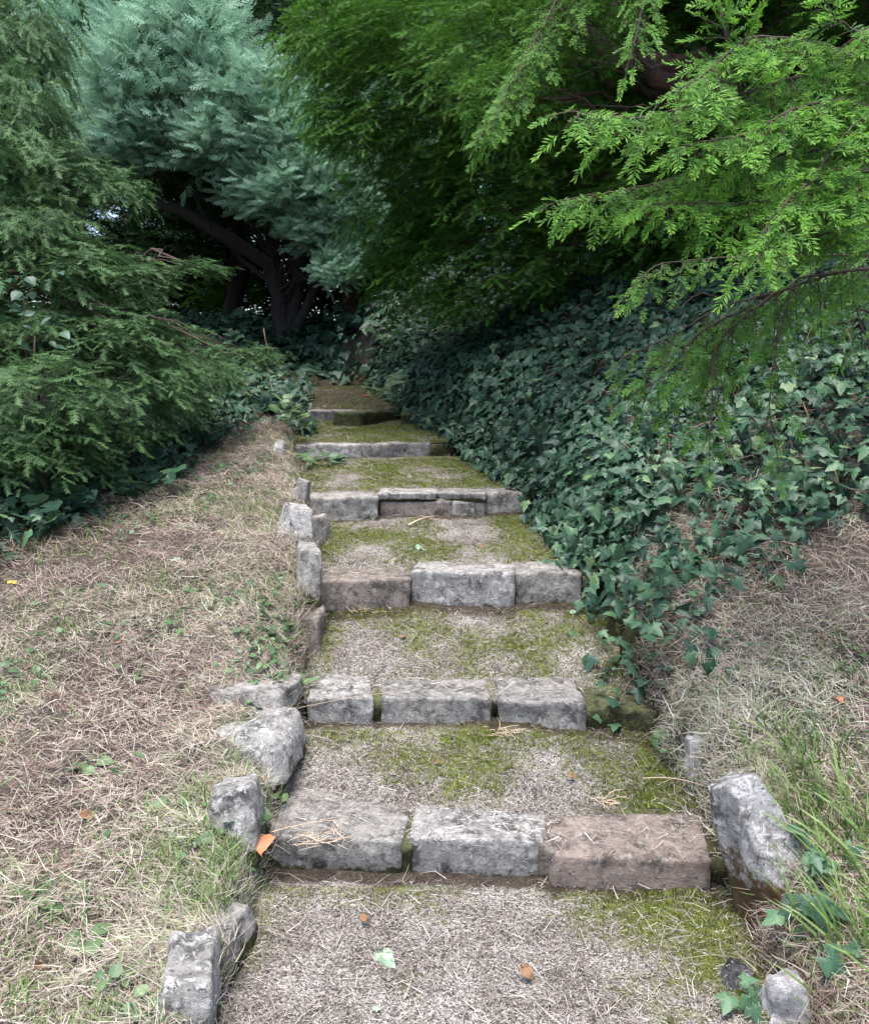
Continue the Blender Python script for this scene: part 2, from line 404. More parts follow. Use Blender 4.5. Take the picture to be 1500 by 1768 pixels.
def step_stone(parent, FL, FR, z, depth=None, BL=None, BR=None, h=.16, mat='stone', amp=.006, r=.009, seed=1, dz=(0, 0), label=None, name='stone', cuts=15):
    fl, fr = PZ(*FL, z), PZ(*FR, z)
    if BL: bl, br = PZ(*BL, z), PZ(*BR, z)
    else:
        d = fr - fl; nrm = norm(V(-d[1], d[0], 0)); bl = fl + nrm * depth; br = fr + nrm * depth
    ex_ = norm(fr - fl) * .006; fl -= ex_; bl -= ex_; fr += ex_; br += ex_
    TOPS.append((fl, fr, br, bl))
    fl[2] += dz[0]; bl[2] += dz[0]; fr[2] += dz[1]; br[2] += dz[1]
    FRONT[parent['nose']] += [(fl[0], fl[1]), (fr[0], fr[1])]
    half = A([np.linalg.norm(fr - fl) / 2, np.linalg.norm(bl - fl) / 2, h / 2])
    me = stone_mesh(name, half, quad_block(fl, fr, br, bl, z - h), min(r, half.min() * .8), amp, seed, cuts)
    o = obj(name, me, M[mat], parent)
    if label: o['label'] = label
    return o
FRONT = [[] for _ in range(6)]
def step(k, label):
    z = TOP[k]; y = NOSE[k]
    e = empty('stone_step', (float((xl(y) + xr(y)) / 2), y, z), label, 'step', 'stone steps of the rising path')
    e['nose'] = k
    return e, z
e, z = step(0, 'lowest stone step of three broad blocks, the right one pinkish')
step_stone(e, (463, 1441), (690, 1453), z, BL=(508, 1350), BR=(706, 1396), mat='stone', seed=1, h=.17, label='grey-brown left block tapering back from a straight front')
step_stone(e, (707, 1447), (931, 1453), z, BL=(722, 1388), BR=(937, 1406), mat='stone_white', seed=2, h=.17, label='pale grey block in the middle')
step_stone(e, (690, 1462), (708, 1462), z - .02, BL=(694, 1410), BR=(712, 1410), mat='stone_moss', seed=98, h=.13, name='joint_packing', cuts=5)
step_stone(e, (932, 1462), (956, 1468), z - .012, BL=(937, 1420), BR=(955, 1424), mat='stone_brown', seed=3, h=.15, name='filler_stone', amp=.005, cuts=6)
step_stone(e, (958, 1478), (1228, 1485), z, BL=(943, 1408), BR=(1203, 1402), mat='stone_pink', seed=4, h=.17, label='pinkish brown right block set forward')
step_stone(e, (1232, 1490), (1268, 1494), z - .03, BL=(1210, 1405), BR=(1240, 1405), mat='stone_moss', seed=95, h=.15, name='filler_stone', cuts=8)
e, z = step(1, 'second stone step from the bottom, split by a wide crack, mossy at its right end')
step_stone(e, (531, 1203), (644, 1206), z, BL=(545, 1158), BR=(636, 1165), mat='stone_white', seed=5, h=.18, amp=.011)
step_stone(e, (657, 1203), (846, 1206), z, BL=(664, 1172), BR=(834, 1172), mat='stone', seed=6, h=.2)
step_stone(e, (643, 1212), (659, 1212), z - .03, BL=(643, 1180), BR=(658, 1180), mat='stone_moss', seed=96, h=.15, name='joint_packing', cuts=5)
step_stone(e, (845, 1213), (862, 1213), z - .03, BL=(845, 1180), BR=(860, 1180), mat='stone_moss', seed=97, h=.15, name='joint_packing', cuts=5)
step_stone(e, (862, 1208), (1008, 1214), z, BL=(858, 1168), BR=(990, 1164), mat='stone', seed=7, h=.2, amp=.012)
step_stone(e, (1010, 1220), (1130, 1228), z - .02, BL=(1000, 1185), BR=(1115, 1190), mat='stone_moss', seed=8, h=.18, amp=.012, label='dark moss-covered end block')
e, z = step(2, 'third stone step from the bottom with a brown left block and a white-lichened middle block')
step_stone(e, (548, 1004), (706, 999), z - .012, .26, mat='stone_brown', seed=9, h=.22, label='smooth brown left block', amp=.006)
step_stone(e, (713, 986), (886, 990), z + .012, .24, mat='stone_white', seed=10, h=.25, amp=.009, label='white-lichened middle block')
step_stone(e, (893, 990), (1002, 990), z + .003, .24, mat='stone', seed=11, h=.24, dz=(0, .005), amp=.009)
step_stone(e, (1006, 994), (1060, 997), z - .01, .24, mat='stone_moss', seed=12, h=.22)
e, z = step(3, 'fourth stone step from the bottom with a thin slab laid over its middle blocks')
step_stone(e, (536, 859), (651, 857), z, .25, mat='stone', seed=13, h=.22, amp=.01)
step_stone(e, (654, 851), (752, 851), z + .012, .26, mat='stone_white', seed=14, h=.05, amp=.006, r=.01, label='thin slab', name='slab')
step_stone(e, (755, 850), (837, 852), z + .010, .26, mat='stone', seed=94, h=.055, amp=.007, r=.012, label='shorter thin slab', name='slab')
step_stone(e, (657, 866), (780, 866), z - .04, .24, mat='stone_brown', seed=15, h=.19)
step_stone(e, (783, 866), (836, 866), z - .04, .24, mat='stone', seed=16, h=.19, cuts=8)
step_stone(e, (840, 850), (905, 848), z + .01, .25, mat='stone', seed=17, h=.23, r=.03)
step_stone(e, (908, 852), (955, 852), z, .25, mat='stone_moss', seed=18, h=.2, cuts=8)
e, z = step(4, 'fifth stone step from the bottom, white-edged blocks beside the leafy weed')
step_stone(e, (511, 769), (622, 768), z, .26, mat='stone_white', seed=19, h=.22, amp=.012)
step_stone(e, (625, 767), (742, 764), z + .004, .26, mat='stone', seed=20, h=.22, amp=.010, r=.016)
step_stone(e, (745, 767), (835, 766), z - .01, .26, mat='stone_moss', seed=21, h=.22, amp=.012)
e, z = step(5, 'highest stone step, dark rounded blocks below the shaded path')
step_stone(e, (523, 709), (620, 708), z, .26, mat='stone', seed=22, h=.2, r=.02, amp=.010)
step_stone(e, (622, 711), (692, 708), z, .26, mat='stone_moss', seed=23, h=.2, r=.016, amp=.010)
step_stone(e, (694, 712), (740, 712), z - .01, .26, mat='stone_moss', seed=24, h=.2, r=.016, amp=.010, cuts=8)

def mossmask(x, y):
    l = x - xl(y); r = xr(y) - x
    base = np.interp(y, [0, 1.9, 2.1, 2.34, 2.37, 2.6, 2.85, 3.1, 3.12, 3.3, 3.5, 3.8, 3.87, 4.4, 4.95, 5, 9], [.05, .08, .25, .75, .12, .2, .58, .7, .25, .28, .38, .66, .48, .52, .5, .6, .75])
    edge = np.interp(r, [0, .12, .3, .5], [.75, .62, .3, 0]) + np.interp(l, [0, .1, .25], [.3, .2, 0])
    return np.clip(base + edge * (1 - base) + (fbm(x * 4, y * 4, 11) - .5) * .9, 0, 1)
pv, pf, pa, off = [], [], [], 0
segs = [0.3] + NOSE + [10.1]
for k in range(7):
    ya, yb = segs[k] + (.04 if k else 0), segs[k + 1] + (.14 if k < 6 else 0)
    m_ = max(8, int((yb - ya) / .022)); n_ = 70
    yy = np.linspace(ya, yb, m_)[:, None]; u = np.linspace(0, 1, n_)[None]
    x0 = xl(yy) - .07; x1 = xr(yy) + .07
    xx = x0 + u * (x1 - x0); yy = yy + 0 * xx
    ysafe = np.clip(yy, segs[k] + 1e-4, min(segs[k + 1], 9.59) - 1e-4)
    if k:
        fr_ = sorted(FRONT[k - 1]); sh = np.interp(xx[:1], [q_[0] for q_ in fr_], [q_[1] for q_ in fr_]) + .035 - ya
        yy = yy + sh * (1 - sstep(0, .35, yy - ya))
    zz = tread(ysafe) if k else (yy - 2.37) * .04
    zz = zz + np.maximum(yy - 9.6, 0) * .3
    if k: zz = zz - .034 * (1 - sstep((.30, .2, .18, .18, .18, .18)[k - 1], (.40, .3, .28, .28, .28, .28)[k - 1], yy - NOSE[k - 1])) - .002
    zz = zz + .025 * (fbm(xx * 5, yy * 5, 21) - .5) + .012 * (fbm(xx * 22, yy * 22, 23) - .5)
    mk = mossmask(xx, np.minimum(yy, segs[k + 1] - .001))
    zz = zz + .018 * mk
    if k:
        sk = np.stack([xx[:1], yy[:1] + .015, zz[:1]], 0)[:, 0]
        dn = [BASE[k - 1] - .06, BASE[k - 1] + .03, zz[0] - .05, zz[0] - .015]
        xx = np.vstack([xx[:1]] * 4 + [xx]); yy = np.vstack([yy[:1] + .012, yy[:1] + .008, yy[:1] + .004, yy[:1] + .001, yy]); zz = np.vstack([np.broadcast_to(q_, (1, n_)) for q_ in dn] + [zz]); mk = np.vstack([mk[:1] * 0 + .45] * 4 + [mk])
    nb_ = NOSE[k] if k < 6 else 99
    if k < 6: fr2 = sorted(FRONT[k]); nb_ = np.interp(xx, [q_[0] for q_ in fr2], [q_[1] for q_ in fr2])
    soil_shade = np.clip(1 - (nb_ - yy - .02) / .11, 0, 1) * .85 + np.clip((yy - 7.5) / .7, 0, 1) * .85 + np.clip(1 - (xr(yy) - xx) / .1, 0, 1) * .7 + np.clip(1 - (xx - xl(yy)) / .05, 0, 1) * .7  # dirt at riser feet and edges; upper landing has canopy shade painted in
    if k: soil_shade[:4] = .9
    i = np.arange(xx.size).reshape(xx.shape) + off
    pf.append(np.stack([i[:-1, :-1], i[:-1, 1:], i[1:, 1:], i[1:, :-1]], -1).reshape(-1, 4))
    pv.append(np.stack([xx, yy, zz], -1).reshape(-1, 3)); at = np.zeros((xx.size, 3)); at[:, 2] = mk.ravel(); at[:, 1] = np.clip(soil_shade.ravel(), 0, 1); pa.append(at)
    off += xx.size
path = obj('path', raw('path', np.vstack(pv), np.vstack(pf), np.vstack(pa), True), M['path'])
tag(path, 'mossy gritty path rising between the stone steps', kind='structure')

def edging(bbox, depth, label, seed, mat='stone', yaw=0, tilt=(0, 0), r=.35, amp=.02, hs=.8, taper=.8, sink=.08, base=None, D=None):
    x0, y0, x1, y1 = bbox
    p, d = G((x0 + x1) / 2, y1) if D is None else (P((x0 + x1) / 2, y1, D), D)
    wd = (x1 - x0) * d / F; ht = (y1 - y0) * d / F * hs
    cx = p.copy(); cx[1] += depth / 2
    if x1 < 600: ht *= .8 if y1 > 1150 else 1.0; depth *= 1.4; cx[1] += depth * .14
    half = A([wd / 2, depth / 2, (ht + sink) / 2]); rr = half.min() * r * (.45 if r < .7 else .9); amp = amp * .75
    R = A(Matrix.Rotation(RAD(yaw), 3, 'Z') @ Matrix.Rotation(RAD(tilt[0]), 3, 'X') @ Matrix.Rotation(RAD(tilt[1]), 3, 'Y'))
    def cmap(c):
        q = c * half; k = (c[:, 2:3] + 1) / 2
        q[:, :2] *= (1 - k) + k * taper
        return q @ R.T + V(0, 0, half[2] - sink)
    o = obj('edging_stone', stone_mesh('edging_stone', half, cmap, rr, amp, seed, 11), M[mat])
    o.location = Vector(cx)
    return tag(o, label, 'stone', 'edging stones beside the steps')
edging((236, 1680, 350, 1810), .2, 'upright lichen-spotted stone at the bottom edge, left of the path', 31, 'stone_white', 10, (0, 6), .6, .016, .9, .75)
edging((300, 1590, 412, 1650), .14, 'low flat stone with a dark blotch, half buried in hay left of the path', 32, 'stone', -8, (0, 0), .3, .014, .55, .9)
edging((362, 1340, 443, 1458), .12, 'narrow upright pale grey stone beside the left block of the lowest step', 33, 'stone_white', 0, (-6, -4), .45, .014, .9, .85)
edging((343, 1225, 506, 1335), .26, 'large rounded grey boulder left of the second step tread', 34, 'stone_white', -10, (0, 3), .75, .02, .72, .8)
edging((360, 1160, 496, 1236), .24, 'flat pale slab behind the large rounded boulder', 35, 'stone', -6, (-4, 2), .3, .014, .5, .92)
edging((498, 1060, 556, 1140), .2, 'small dark edged stone below the left end of the third step', 36, 'stone_brown', 0, (0, 0), .5, .014, .9, .8)
edging((496, 945, 545, 1056), .26, 'tall thin grey stone at the left end of the third step', 37, 'stone', 12, (0, 4), .5, .014, .9, .75)
edging((513, 893, 552, 968), .26, 'narrow grey stone standing just above the tall thin one', 38, 'stone', -12, (-5, -5), .45, .014, .9, .75)
edging((470, 872, 530, 950), .2, 'pale leaning stone left of the fourth step tread', 39, 'stone_white', 20, (0, 12), .45, .016, .9, .7)
edging((494, 826, 532, 882), .14, 'pointed grey stone at the left end of the fourth step', 40, 'stone', 0, (0, 14), .5, .016, .9, .5)
edging((463, 758, 491, 790), .16, 'small round pale stone left of the fifth step', 41, 'stone_white', 0, (0, 0), .8, .016, .9, .8)
edging((1270, 1338, 1402, 1575), .22, 'big leaning slab of pale stone with rusty moss at the right of the lowest step', 42, 'stone_rust', 20, (-24, -14), .14, .014, .86, .5)
edging((1188, 1272, 1236, 1322), .09, 'small white stone in clover right of the path', 43, 'stone_pale', 0, (0, -8), .5, .01, .8, .7)
edging((1056, 1012, 1112, 1122), .2, 'mossy stone right of the third step beneath ivy', 44, 'stone_moss', 10, (0, -5), .6, .022, .8, .7)
edging((1090, 1062, 1140, 1160), .16, 'low mossy stone standing in front of the other mossy stone', 45, 'stone_moss', 10, (0, -5), .6, .022, .8, .7)
edging((1036, 925, 1098, 1005), .18, 'moss-topped stone half hidden in ivy above the third step', 46, 'stone_moss', 0, (0, 0), .6, .02, .8, .7)
edging((1252, 1672, 1300, 1722), .07, 'black and white blotched stone at the right edge of the bottom path', 47, 'stone_black', 0, (0, 10), .4, .016, .8, .7)
edging((1305, 1670, 1358, 1705), .06, 'flat dark stone right of the black and white blotched one', 48, 'stone_black', 10, (0, 0), .4, .016, .6, .8)
edging((1322, 1702, 1412, 1800), .12, 'jagged white stone in the bottom right corner', 49, 'stone_pale', -10, (0, 4), .4, .03, .8, .55)

# ------------------------------------------------------------------ leaf templates (unit length along +y, normal +z)
rng = np.random.default_rng(7); random.seed(3)
def yew_shoot(nn, lens, width, quad=True, seed=0, stem=True):
    """a shoot with two ranks of needles; length 1"""
    g = np.random.default_rng(seed); v = []; f = []; tp = []
    if stem:
        v += [(-.012, 0, 0), (.012, 0, 0), (0, 1, 0)]; f.append((0, 1, 2)); tp += [0, 0, .8]
    for i, t in enumerate(np.linspace(.04, 1, nn)):
        for s in (-1, 1):
            a = math.radians(64 - 34 * t + g.uniform(-16, 16)); L = lens * (1 - .35 * t ** 3) * g.uniform(.6, 1.12)
            d = V(s * math.sin(a), math.cos(a), g.uniform(-.3, .55)); b = V(0, t * .97 + g.uniform(-.01, .01), 0)
            pz = norm(np.cross(d, V(g.uniform(-.4, .4), 0, 1))) * width
            m = b + d * L * .55 + V(0, 0, .01); e = b + d * L - V(0, 0, .03 * L)
            k = len(v)
            if quad: v += [b, m - pz, m + pz, e]; f += [(k, k + 1, k + 2), (k + 1, k + 3, k + 2)]; tp += [t * .6, t * .6 + .2, t * .6 + .2, t * .6 + .4]
            else: v += [b - pz, b + pz, e]; f.append((k, k + 1, k + 2)); tp += [t * .6, t * .6, t * .6 + .4]
    return A([tuple(x) for x in v]), A(f), A(tp)
def plume(seed=0, n=7):
    """feathery cypress spray"""
    g = np.random.default_rng(seed); v = []; f = []; tp = []
    def tri(a, b, w, nrm, t0, t1):
        s = norm(np.cross(b - a, nrm)) * w; k = len(v); v.extend([a - s, a + s, b]); f.append((k, k + 1, k + 2)); tp.extend([t0, t0, t1])
    up = V(0, 0, 1)
    tri(V(0, 0, 0), V(.03, 1, .04), .02, up, 0, 1)
    for i, t in enumerate(np.linspace(.08, .92, n)):
        for s in (-1, 1):
            a = math.radians(42 + g.uniform(-10, 10)); L = (.42 - .28 * t) * g.uniform(.8, 1.2)
            d = norm(V(s * math.sin(a), math.cos(a), g.uniform(-.25, .3))); b = V(.03 * t, t, .04 * t); e = b + d * L + V(0, L * .15, 0)
            tri(b, e, .026, up, t * .5, t * .5 + .5)
            for q in (.35, .7):
                for s2 in (-1, 1):
                    c = b + (e - b) * q; dd = norm(d + s2 * .75 * norm(np.cross(d, up)) + V(0, 0, g.uniform(-.3, .3)))
                    tri(c, c + dd * L * .42 * (1.1 - q), .024, up, t * .5 + q * .3, t * .5 + .5)
    return A([tuple(x) for x in v]), A(f), A(tp)
YN = [yew_shoot(n_, l_, .031, True, s) for s, n_, l_ in ((1, 14, .32), (2, 15, .36), (3, 11, .40), (4, 17, .28), (12, 13, .34), (13, 9, .44))]          # near
YM = [yew_shoot(9, .36, .034, False, s) for s in (5, 6, 7)]            # middle distance
YF = [yew_shoot(6, .5, .055, False, s) for s in (8, 9)]                 # far and overhead
PL = [plume(s) for s in (1, 2, 3)]
def ivy_leaf(seed=0):
    g = np.random.default_rng(seed)
    ang = np.radians([-90, -118, -152, 180 - 8, 143, 118, 90, 62, 37, 8, -28, -62])
    ra = A([.10, .42, .40, .56, .36, .50, .92, .50, .36, .56, .40, .42]) * g.uniform(.9, 1.1, 12)
    x = np.cos(ang) * ra; y = np.sin(ang) * ra + .3
    zc = -.16 * np.abs(x) - .05 * y ** 2 + g.uniform(-.035, .035, 12)
    o_ = np.stack([x, y, zc], 1); c_ = V(0, .30, .03); in_ = c_ + (o_ - c_) * .52; in_[:, 2] += .035 + .03 * np.cos(np.arange(12) * math.pi)
    v = np.vstack([[c_], in_, o_]); f = []
    for k in range(12):
        k2 = (k + 1) % 12; f += [(0, 1 + k2, 1 + k), (1 + k, 1 + k2, 13 + k2), (1 + k, 13 + k2, 13 + k)]
    v = np.vstack([v, [(-.018, .2, -.01), (.018, .2, -.01), (0, -.45, -.18)]]); f = np.vstack([f, [(25, 27, 26)]])
    tp = np.concatenate([[1.0], np.where(np.arange(12) % 3 == 0, .9, .25), np.where(np.arange(12) % 3 == 0, .6, 0), [.6, .6, .6]])
    return v, f, tp
IV = [ivy_leaf(s) for s in range(4)]
def simple_leaf(t):
    o = t[0][13:25]; v = np.vstack([t[0][:1], o]); f = A([(0, 1 + (k + 1) % 12, 1 + k) for k in range(12)])
    return v, f, np.concatenate([[.6], t[2][13:25]])
IVS = [simple_leaf(t) for t in IV]
def ovate(seed=0, wd=.34, fold=.25, n=5):
    g = np.random.default_rng(seed); t = np.linspace(0, 1, n + 1)
    wv = wd * np.sin(math.pi * t ** .8) ; cur = -.25 * t ** 2
    c = np.stack([0 * t, t, cur], 1); L = c + np.stack([-wv, 0 * t, wv * fold], 1); Rr = c + np.stack([wv, 0 * t, wv * fold], 1)
    v = np.vstack([c, L, Rr]); m = n + 1; f = []
    for k in range(n):
        f += [(k, k + 1, m + k + 1), (k, m + k + 1, m + k), (k + 1, k, 2 * m + k), (k + 1, 2 * m + k, 2 * m + k + 1)]
    return v, A(f), np.concatenate([np.full(m, 1.0), np.full(2 * m, .2)])
OV = [ovate(s, w_) for s, w_ in ((1, .34), (2, .28), (3, .4))]
def round_leaf(seed=0, n=14):
    g = np.random.default_rng(seed); a = np.linspace(-80, 260, n) * math.pi / 180
    ra = .5 * (1 + .09 * np.cos(a * 7)); x = np.cos(a) * ra; y = np.sin(a) * ra + .45
    v = np.vstack([[(0, .32, -.06)], np.stack([x, y, .04 * np.cos(a * 3)], 1), [(-.02, .3, -.06), (.02, .3, -.06), (0, -.3, -.35)]])
    f = [(0, k + 1, k + 2) for k in range(n - 1)] + [(n + 1, n + 3, n + 2)]
    return v, A(f), np.concatenate([[1], np.zeros(n), [.5] * 3])
RL = [round_leaf(s) for s in (1, 2)]
def scatter(mb, temps, pos, d, up, scale, rnd, aux=0.0, g=rng):
    R = frames(d, up, scale); k = g.integers(0, len(temps), len(pos)); rnd = np.broadcast_to(rnd, (len(pos),)); aux = np.broadcast_to(aux, (len(pos),))
    for j, t in enumerate(temps):
        s = k == j
        mb.inst(t[0], t[1], t[2], pos[s], R[s], rnd[s], aux[s])
    return R, k

# ------------------------------------------------------------------ trees
UP = V(0, 0, 1)
def clump_twigs(c, rad, n, L, outd, droop, ns, g, spread=.75, jit=.35, lift=.05, face=0.0):
    """twigs spreading through an ellipsoid, each with shoots on both sides -> shoot pos, dir, up, t"""
    v = norm(g.normal(size=(n, 3))); r = g.random(n) ** .45
    b = c + v * rad * (r * spread)[:, None]
    d0 = norm(norm(v * rad) * .6 + outd * .55 + g.normal(size=(n, 3)) * jit + V(0, 0, lift))
    ln = L * g.uniform(.6, 1.25, n)
    t = np.linspace(.12, 1, ns)[None] + g.uniform(-.03, .03, (n, ns))
    pos = b[:, None] + d0[:, None] * (t * ln[:, None])[..., None]; pos[..., 2] -= droop * ln[:, None] * t ** 2
    tan = d0[:, None] + 0 * pos; tan[..., 2] -= 2 * droop * t; tan = norm(tan)
    side = norm(np.cross(tan, UP + 0 * tan)); sg = np.where(np.arange(ns) % 2 == 0, 1, -1)[None, :, None]
    k = np.where(np.arange(ns) == ns - 1, 0, 1)[None, :, None]
    d = norm(tan * (.62 + .4 * (1 - k)) + side * sg * .8 * k + V(0, 0, -.28) * droop * 2 + g.normal(size=pos.shape) * .18)
    vf = norm(v * V(1, 1, .4))[:, None]
    up = norm(UP * (1 - face * .6) + vf * face + g.normal(size=pos.shape) * .35)
    return pos.reshape(-1, 3), d.reshape(-1, 3), up.reshape(-1, 3), np.tile(np.arange(ns) / ns, n)
def limb_pts(a, b, sag=0.0, wob=.06, n=9, g=rng):
    t = np.linspace(0, 1, n)[:, None]; L = np.linalg.norm(b - a)
    p = a + (b - a) * t; p[:, 2] += (sag * L * np.sin(math.pi * t))[:, 0]
    p[1:-1] += g.normal(size=(n - 2, 3)) * wob * L * .35
    return p
def protos(K, rad0, n, twig, droop, ns, temps, shoot, g, spread=.75, jit=.35, name='foliage', rn=.5, lift=.05, face=0.0):
    """a few foliage meshes built round the origin, growing outwards along +x; the branches share them"""
    out = []
    for k in range(K):
        pos, d, up, t = clump_twigs(V(0, 0, 0), A(rad0), n, twig, V(1, 0, 0), droop, ns, g, spread, jit, lift, face)
        fm = MB(); scatter(fm, temps, pos, d, up, shoot * g.uniform(.7, 1.25, len(pos)), np.clip(rn + g.normal(size=len(pos)) * .24, 0, 1), 0, g)
        out.append(fm.mesh(name))
    return out
def hang_foliage(br, e, mesh, mat, c, od, rad, rad0, g):
    o = obj('foliage', mesh, M[mat]); o.parent = br
    o.matrix_parent_inverse = Matrix.Translation(-Vector(e.location)) @ Matrix.Identity(4) if False else Matrix.Identity(4)
    hs = (rad[0] + rad[1]) / (rad0[0] + rad0[1]); vs = rad[2] / rad0[2]
    o.location = Vector(tuple(c)); o.rotation_euler = (0, 0, math.atan2(od[1], od[0]) + g.uniform(-.5, .5)); o.scale = (hs, hs * g.uniform(.9, 1.1), vs)
    return tag(o, kind='stuff')
def tree(name, label, base, top, trunk_r, clumps, temps, mat, barkm, shoot, twig, droop, ns, group=None, ntw=120, K=3, cat='tree', stems=None, spread=.75, jit=.35, seed=1, shared=None, lift=.05, face=.35):
    """clumps: (centre, radii) ; every clump is a branch with its foliage"""
    g = np.random.default_rng(seed)
    e = empty(name, base, label, cat, group)
    mb = MB(); tp = limb_pts(V(*base) - V(0, 0, .3), V(*top), 0, .03, 14, g)
    rr = trunk_r * np.linspace(1, .25, 14); rr[0] *= 1.35; rr[1] *= 1.1
    mb.tube(tp, rr, 12)
    for s in stems or []: mb.tube(A(s[0]), A(s[1]), 10)
    mb.build('trunk', M[barkm], e, True)
    if shared: rad0, pm = shared
    else:
        rad0 = A([V(*c[1]) for c in clumps]).mean(0); rad0[:2] = rad0[:2].mean(); pm = protos(K, rad0, ntw, twig, droop, ns, temps, shoot, g, spread, jit, lift=lift, face=face)
    for q, cl in enumerate(clumps):
        c, rad = V(*cl[0]), V(*cl[1])
        tt = np.argmin(np.linalg.norm(tp - (c - V(0, 0, .9 + .2 * np.linalg.norm(c[:2] - tp[5, :2]))), axis=1)); a = tp[max(2, min(tt, 12))]
        lm = MB(); lp = limb_pts(a, c, .06, .08, 9, g)
        lr = np.linspace(min(trunk_r * .4, .010 + .010 * np.linalg.norm(c - a)), .005, 9)
        lm.tube(lp, lr, 6)
        for _ in range(4):
            v_ = norm(g.normal(size=3)); lm.tube(limb_pts(lp[g.integers(4, 8)], c + v_ * rad * .8, .03, .1, 6, g), np.linspace(.007, .002, 6), 4)
        br = lm.build('branch', M[barkm], e, True)
        od = norm(c - V(tp[8, 0], tp[8, 1], c[2] + .2))
        hang_foliage(br, e, pm[q % len(pm)], mat, c, od, rad, rad0, g)
    return e
def PC(px, py, D, rx, ry, rz, n, rn=.5):
    """clump given by where it shows: pixel centre, depth, pixel radii, depth radius in metres"""
    return (P(px, py, D), (rx * D / F, rz, ry * D / F), n, rn)

# --- right-hand yew
RY = [PC(595, 215, 8.0, 45, 40, .5, 0), PC(575, 95, 6.4, 70, 110, .5, 120, .75), PC(640, 195, 6.3, 95, 75, .5, 110, .7), PC(690, 60, 6.2, 120, 90, .6, 130, .6), PC(810, 150, 6.0, 90, 90, .6, 110, .55),  # first clump added behind the others to shade the upper path
      PC(850, 60, 5.2, 90, 100, .5, 110, .75), PC(880, 170, 4.6, 65, 70, .35, 80, .85), PC(760, 235, 6.5, 110, 60, .6, 90, .4), PC(690, 330, 7.0, 80, 90, .5, 110, .6),
      PC(740, 440, 6.8, 110, 90, .5, 120, .45), PC(900, 330, 6.6, 140, 110, .7, 170, .35), PC(880, 450, 6.6, 140, 70, .6, 110, .25), PC(1050, 320, 6.6, 140, 140, .7, 150, .2),
      PC(1000, 110, 6.4, 150, 130, .8, 130, .3), PC(1200, 130, 7.0, 200, 180, .9, 160, .25), PC(1230, 350, 6.0, 180, 110, .8, 150, .25), PC(1420, 330, 5.6, 160, 120, .8, 140, .3),
      PC(1420, 120, 5.8, 160, 160, .9, 140, .3), PC(1600, 250, 5.5, 180, 250, .9, 150, .4), PC(1010, 30, 4.6, 90, 60, .4, 70, .6), PC(790, 520, 6.6, 60, 35, .3, 45, .7)]
over = [((1.7, 4.9, 4.5), (1.0, .8, .45), 100), ((2.9, 4.7, 4.3), (1.0, .9, .5), 100), ((1.0, 5.9, 5.0), (1.0, .8, .45), 100), ((2.2, 5.7, 4.9), (1.0, .8, .5), 100), ((3.5, 5.3, 4.2), (.9, .9, .5), 100), ((3.4, 4.0, 3.9), (.8, .7, .4), 100), ((-.4, 7.7, 4.9), (.8, .8, .7), 100), ((2.0, 7.0, 5.0), (1.5, .9, .8), 150), ((2.8, 6.6, 5.8), (1.5, 1.2, .9), 150), ((3.8, 5.8, 4.2), (1.1, 1.2, 1.1), 130),  # overhead crown, out of view; clumps added to shade ivy, yew interior and path
        ((2.4, 7.6, 6.4), (1.6, 1.4, 1.1), 150), ((3.8, 7.2, 5.2), (1.5, 1.5, 1.3), 150), ((1.6, 8.4, 5.0), (1.6, 1.2, 1.2), 150), ((3.2, 8.8, 3.8), (1.6, 1.0, 1.2), 140), ((4.4, 5.8, 3.0), (1.0, 1.4, 1.0), 120),
        ((2.2, 9.2, 3.0), (1.6, .8, 1.0), 150)]
bz = float(H(2.7, 6.6))
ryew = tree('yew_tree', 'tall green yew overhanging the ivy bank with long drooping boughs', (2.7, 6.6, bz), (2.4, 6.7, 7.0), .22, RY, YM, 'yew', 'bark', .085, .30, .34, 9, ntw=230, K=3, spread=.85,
            stems=[([(2.7, 6.6, bz - .2), (2.1, 6.3, bz + .9), (1.2, 6.1, 3.6), (.4, 6.2, 4.3)], [.13, .1, .07, .03]),
                   ([(2.7, 6.6, bz), (1.9, 6.0, bz + .7), (1.35, 5.6, 3.3), (.9, 5.4, 3.9)], [.1, .08, .05, .02])], seed=11)
def add_over(e, clumps, temps, mat, barkm, shoot, twig, seed, origin):
    g = np.random.default_rng(seed); rad0 = V(1.3, 1.3, 1.0); pm = protos(2, rad0, 140, twig, .3, 8, temps, shoot, g, rn=.45)
    for q, (c, rad, n) in enumerate(clumps):
        lm = MB(); lm.tube(limb_pts(V(*origin), V(*c), .05, .06, 8, g), np.linspace(.035, .01, 8), 6); br = lm.build('branch', M[barkm], e, True)
        hang_foliage(br, e, pm[q % 2], mat, V(*c), V(*c) - V(*origin), V(*rad), rad0, g)
add_over(ryew, over, YF, 'yew', 'bark', .22, .6, 12, (2.5, 6.6, 3.6))

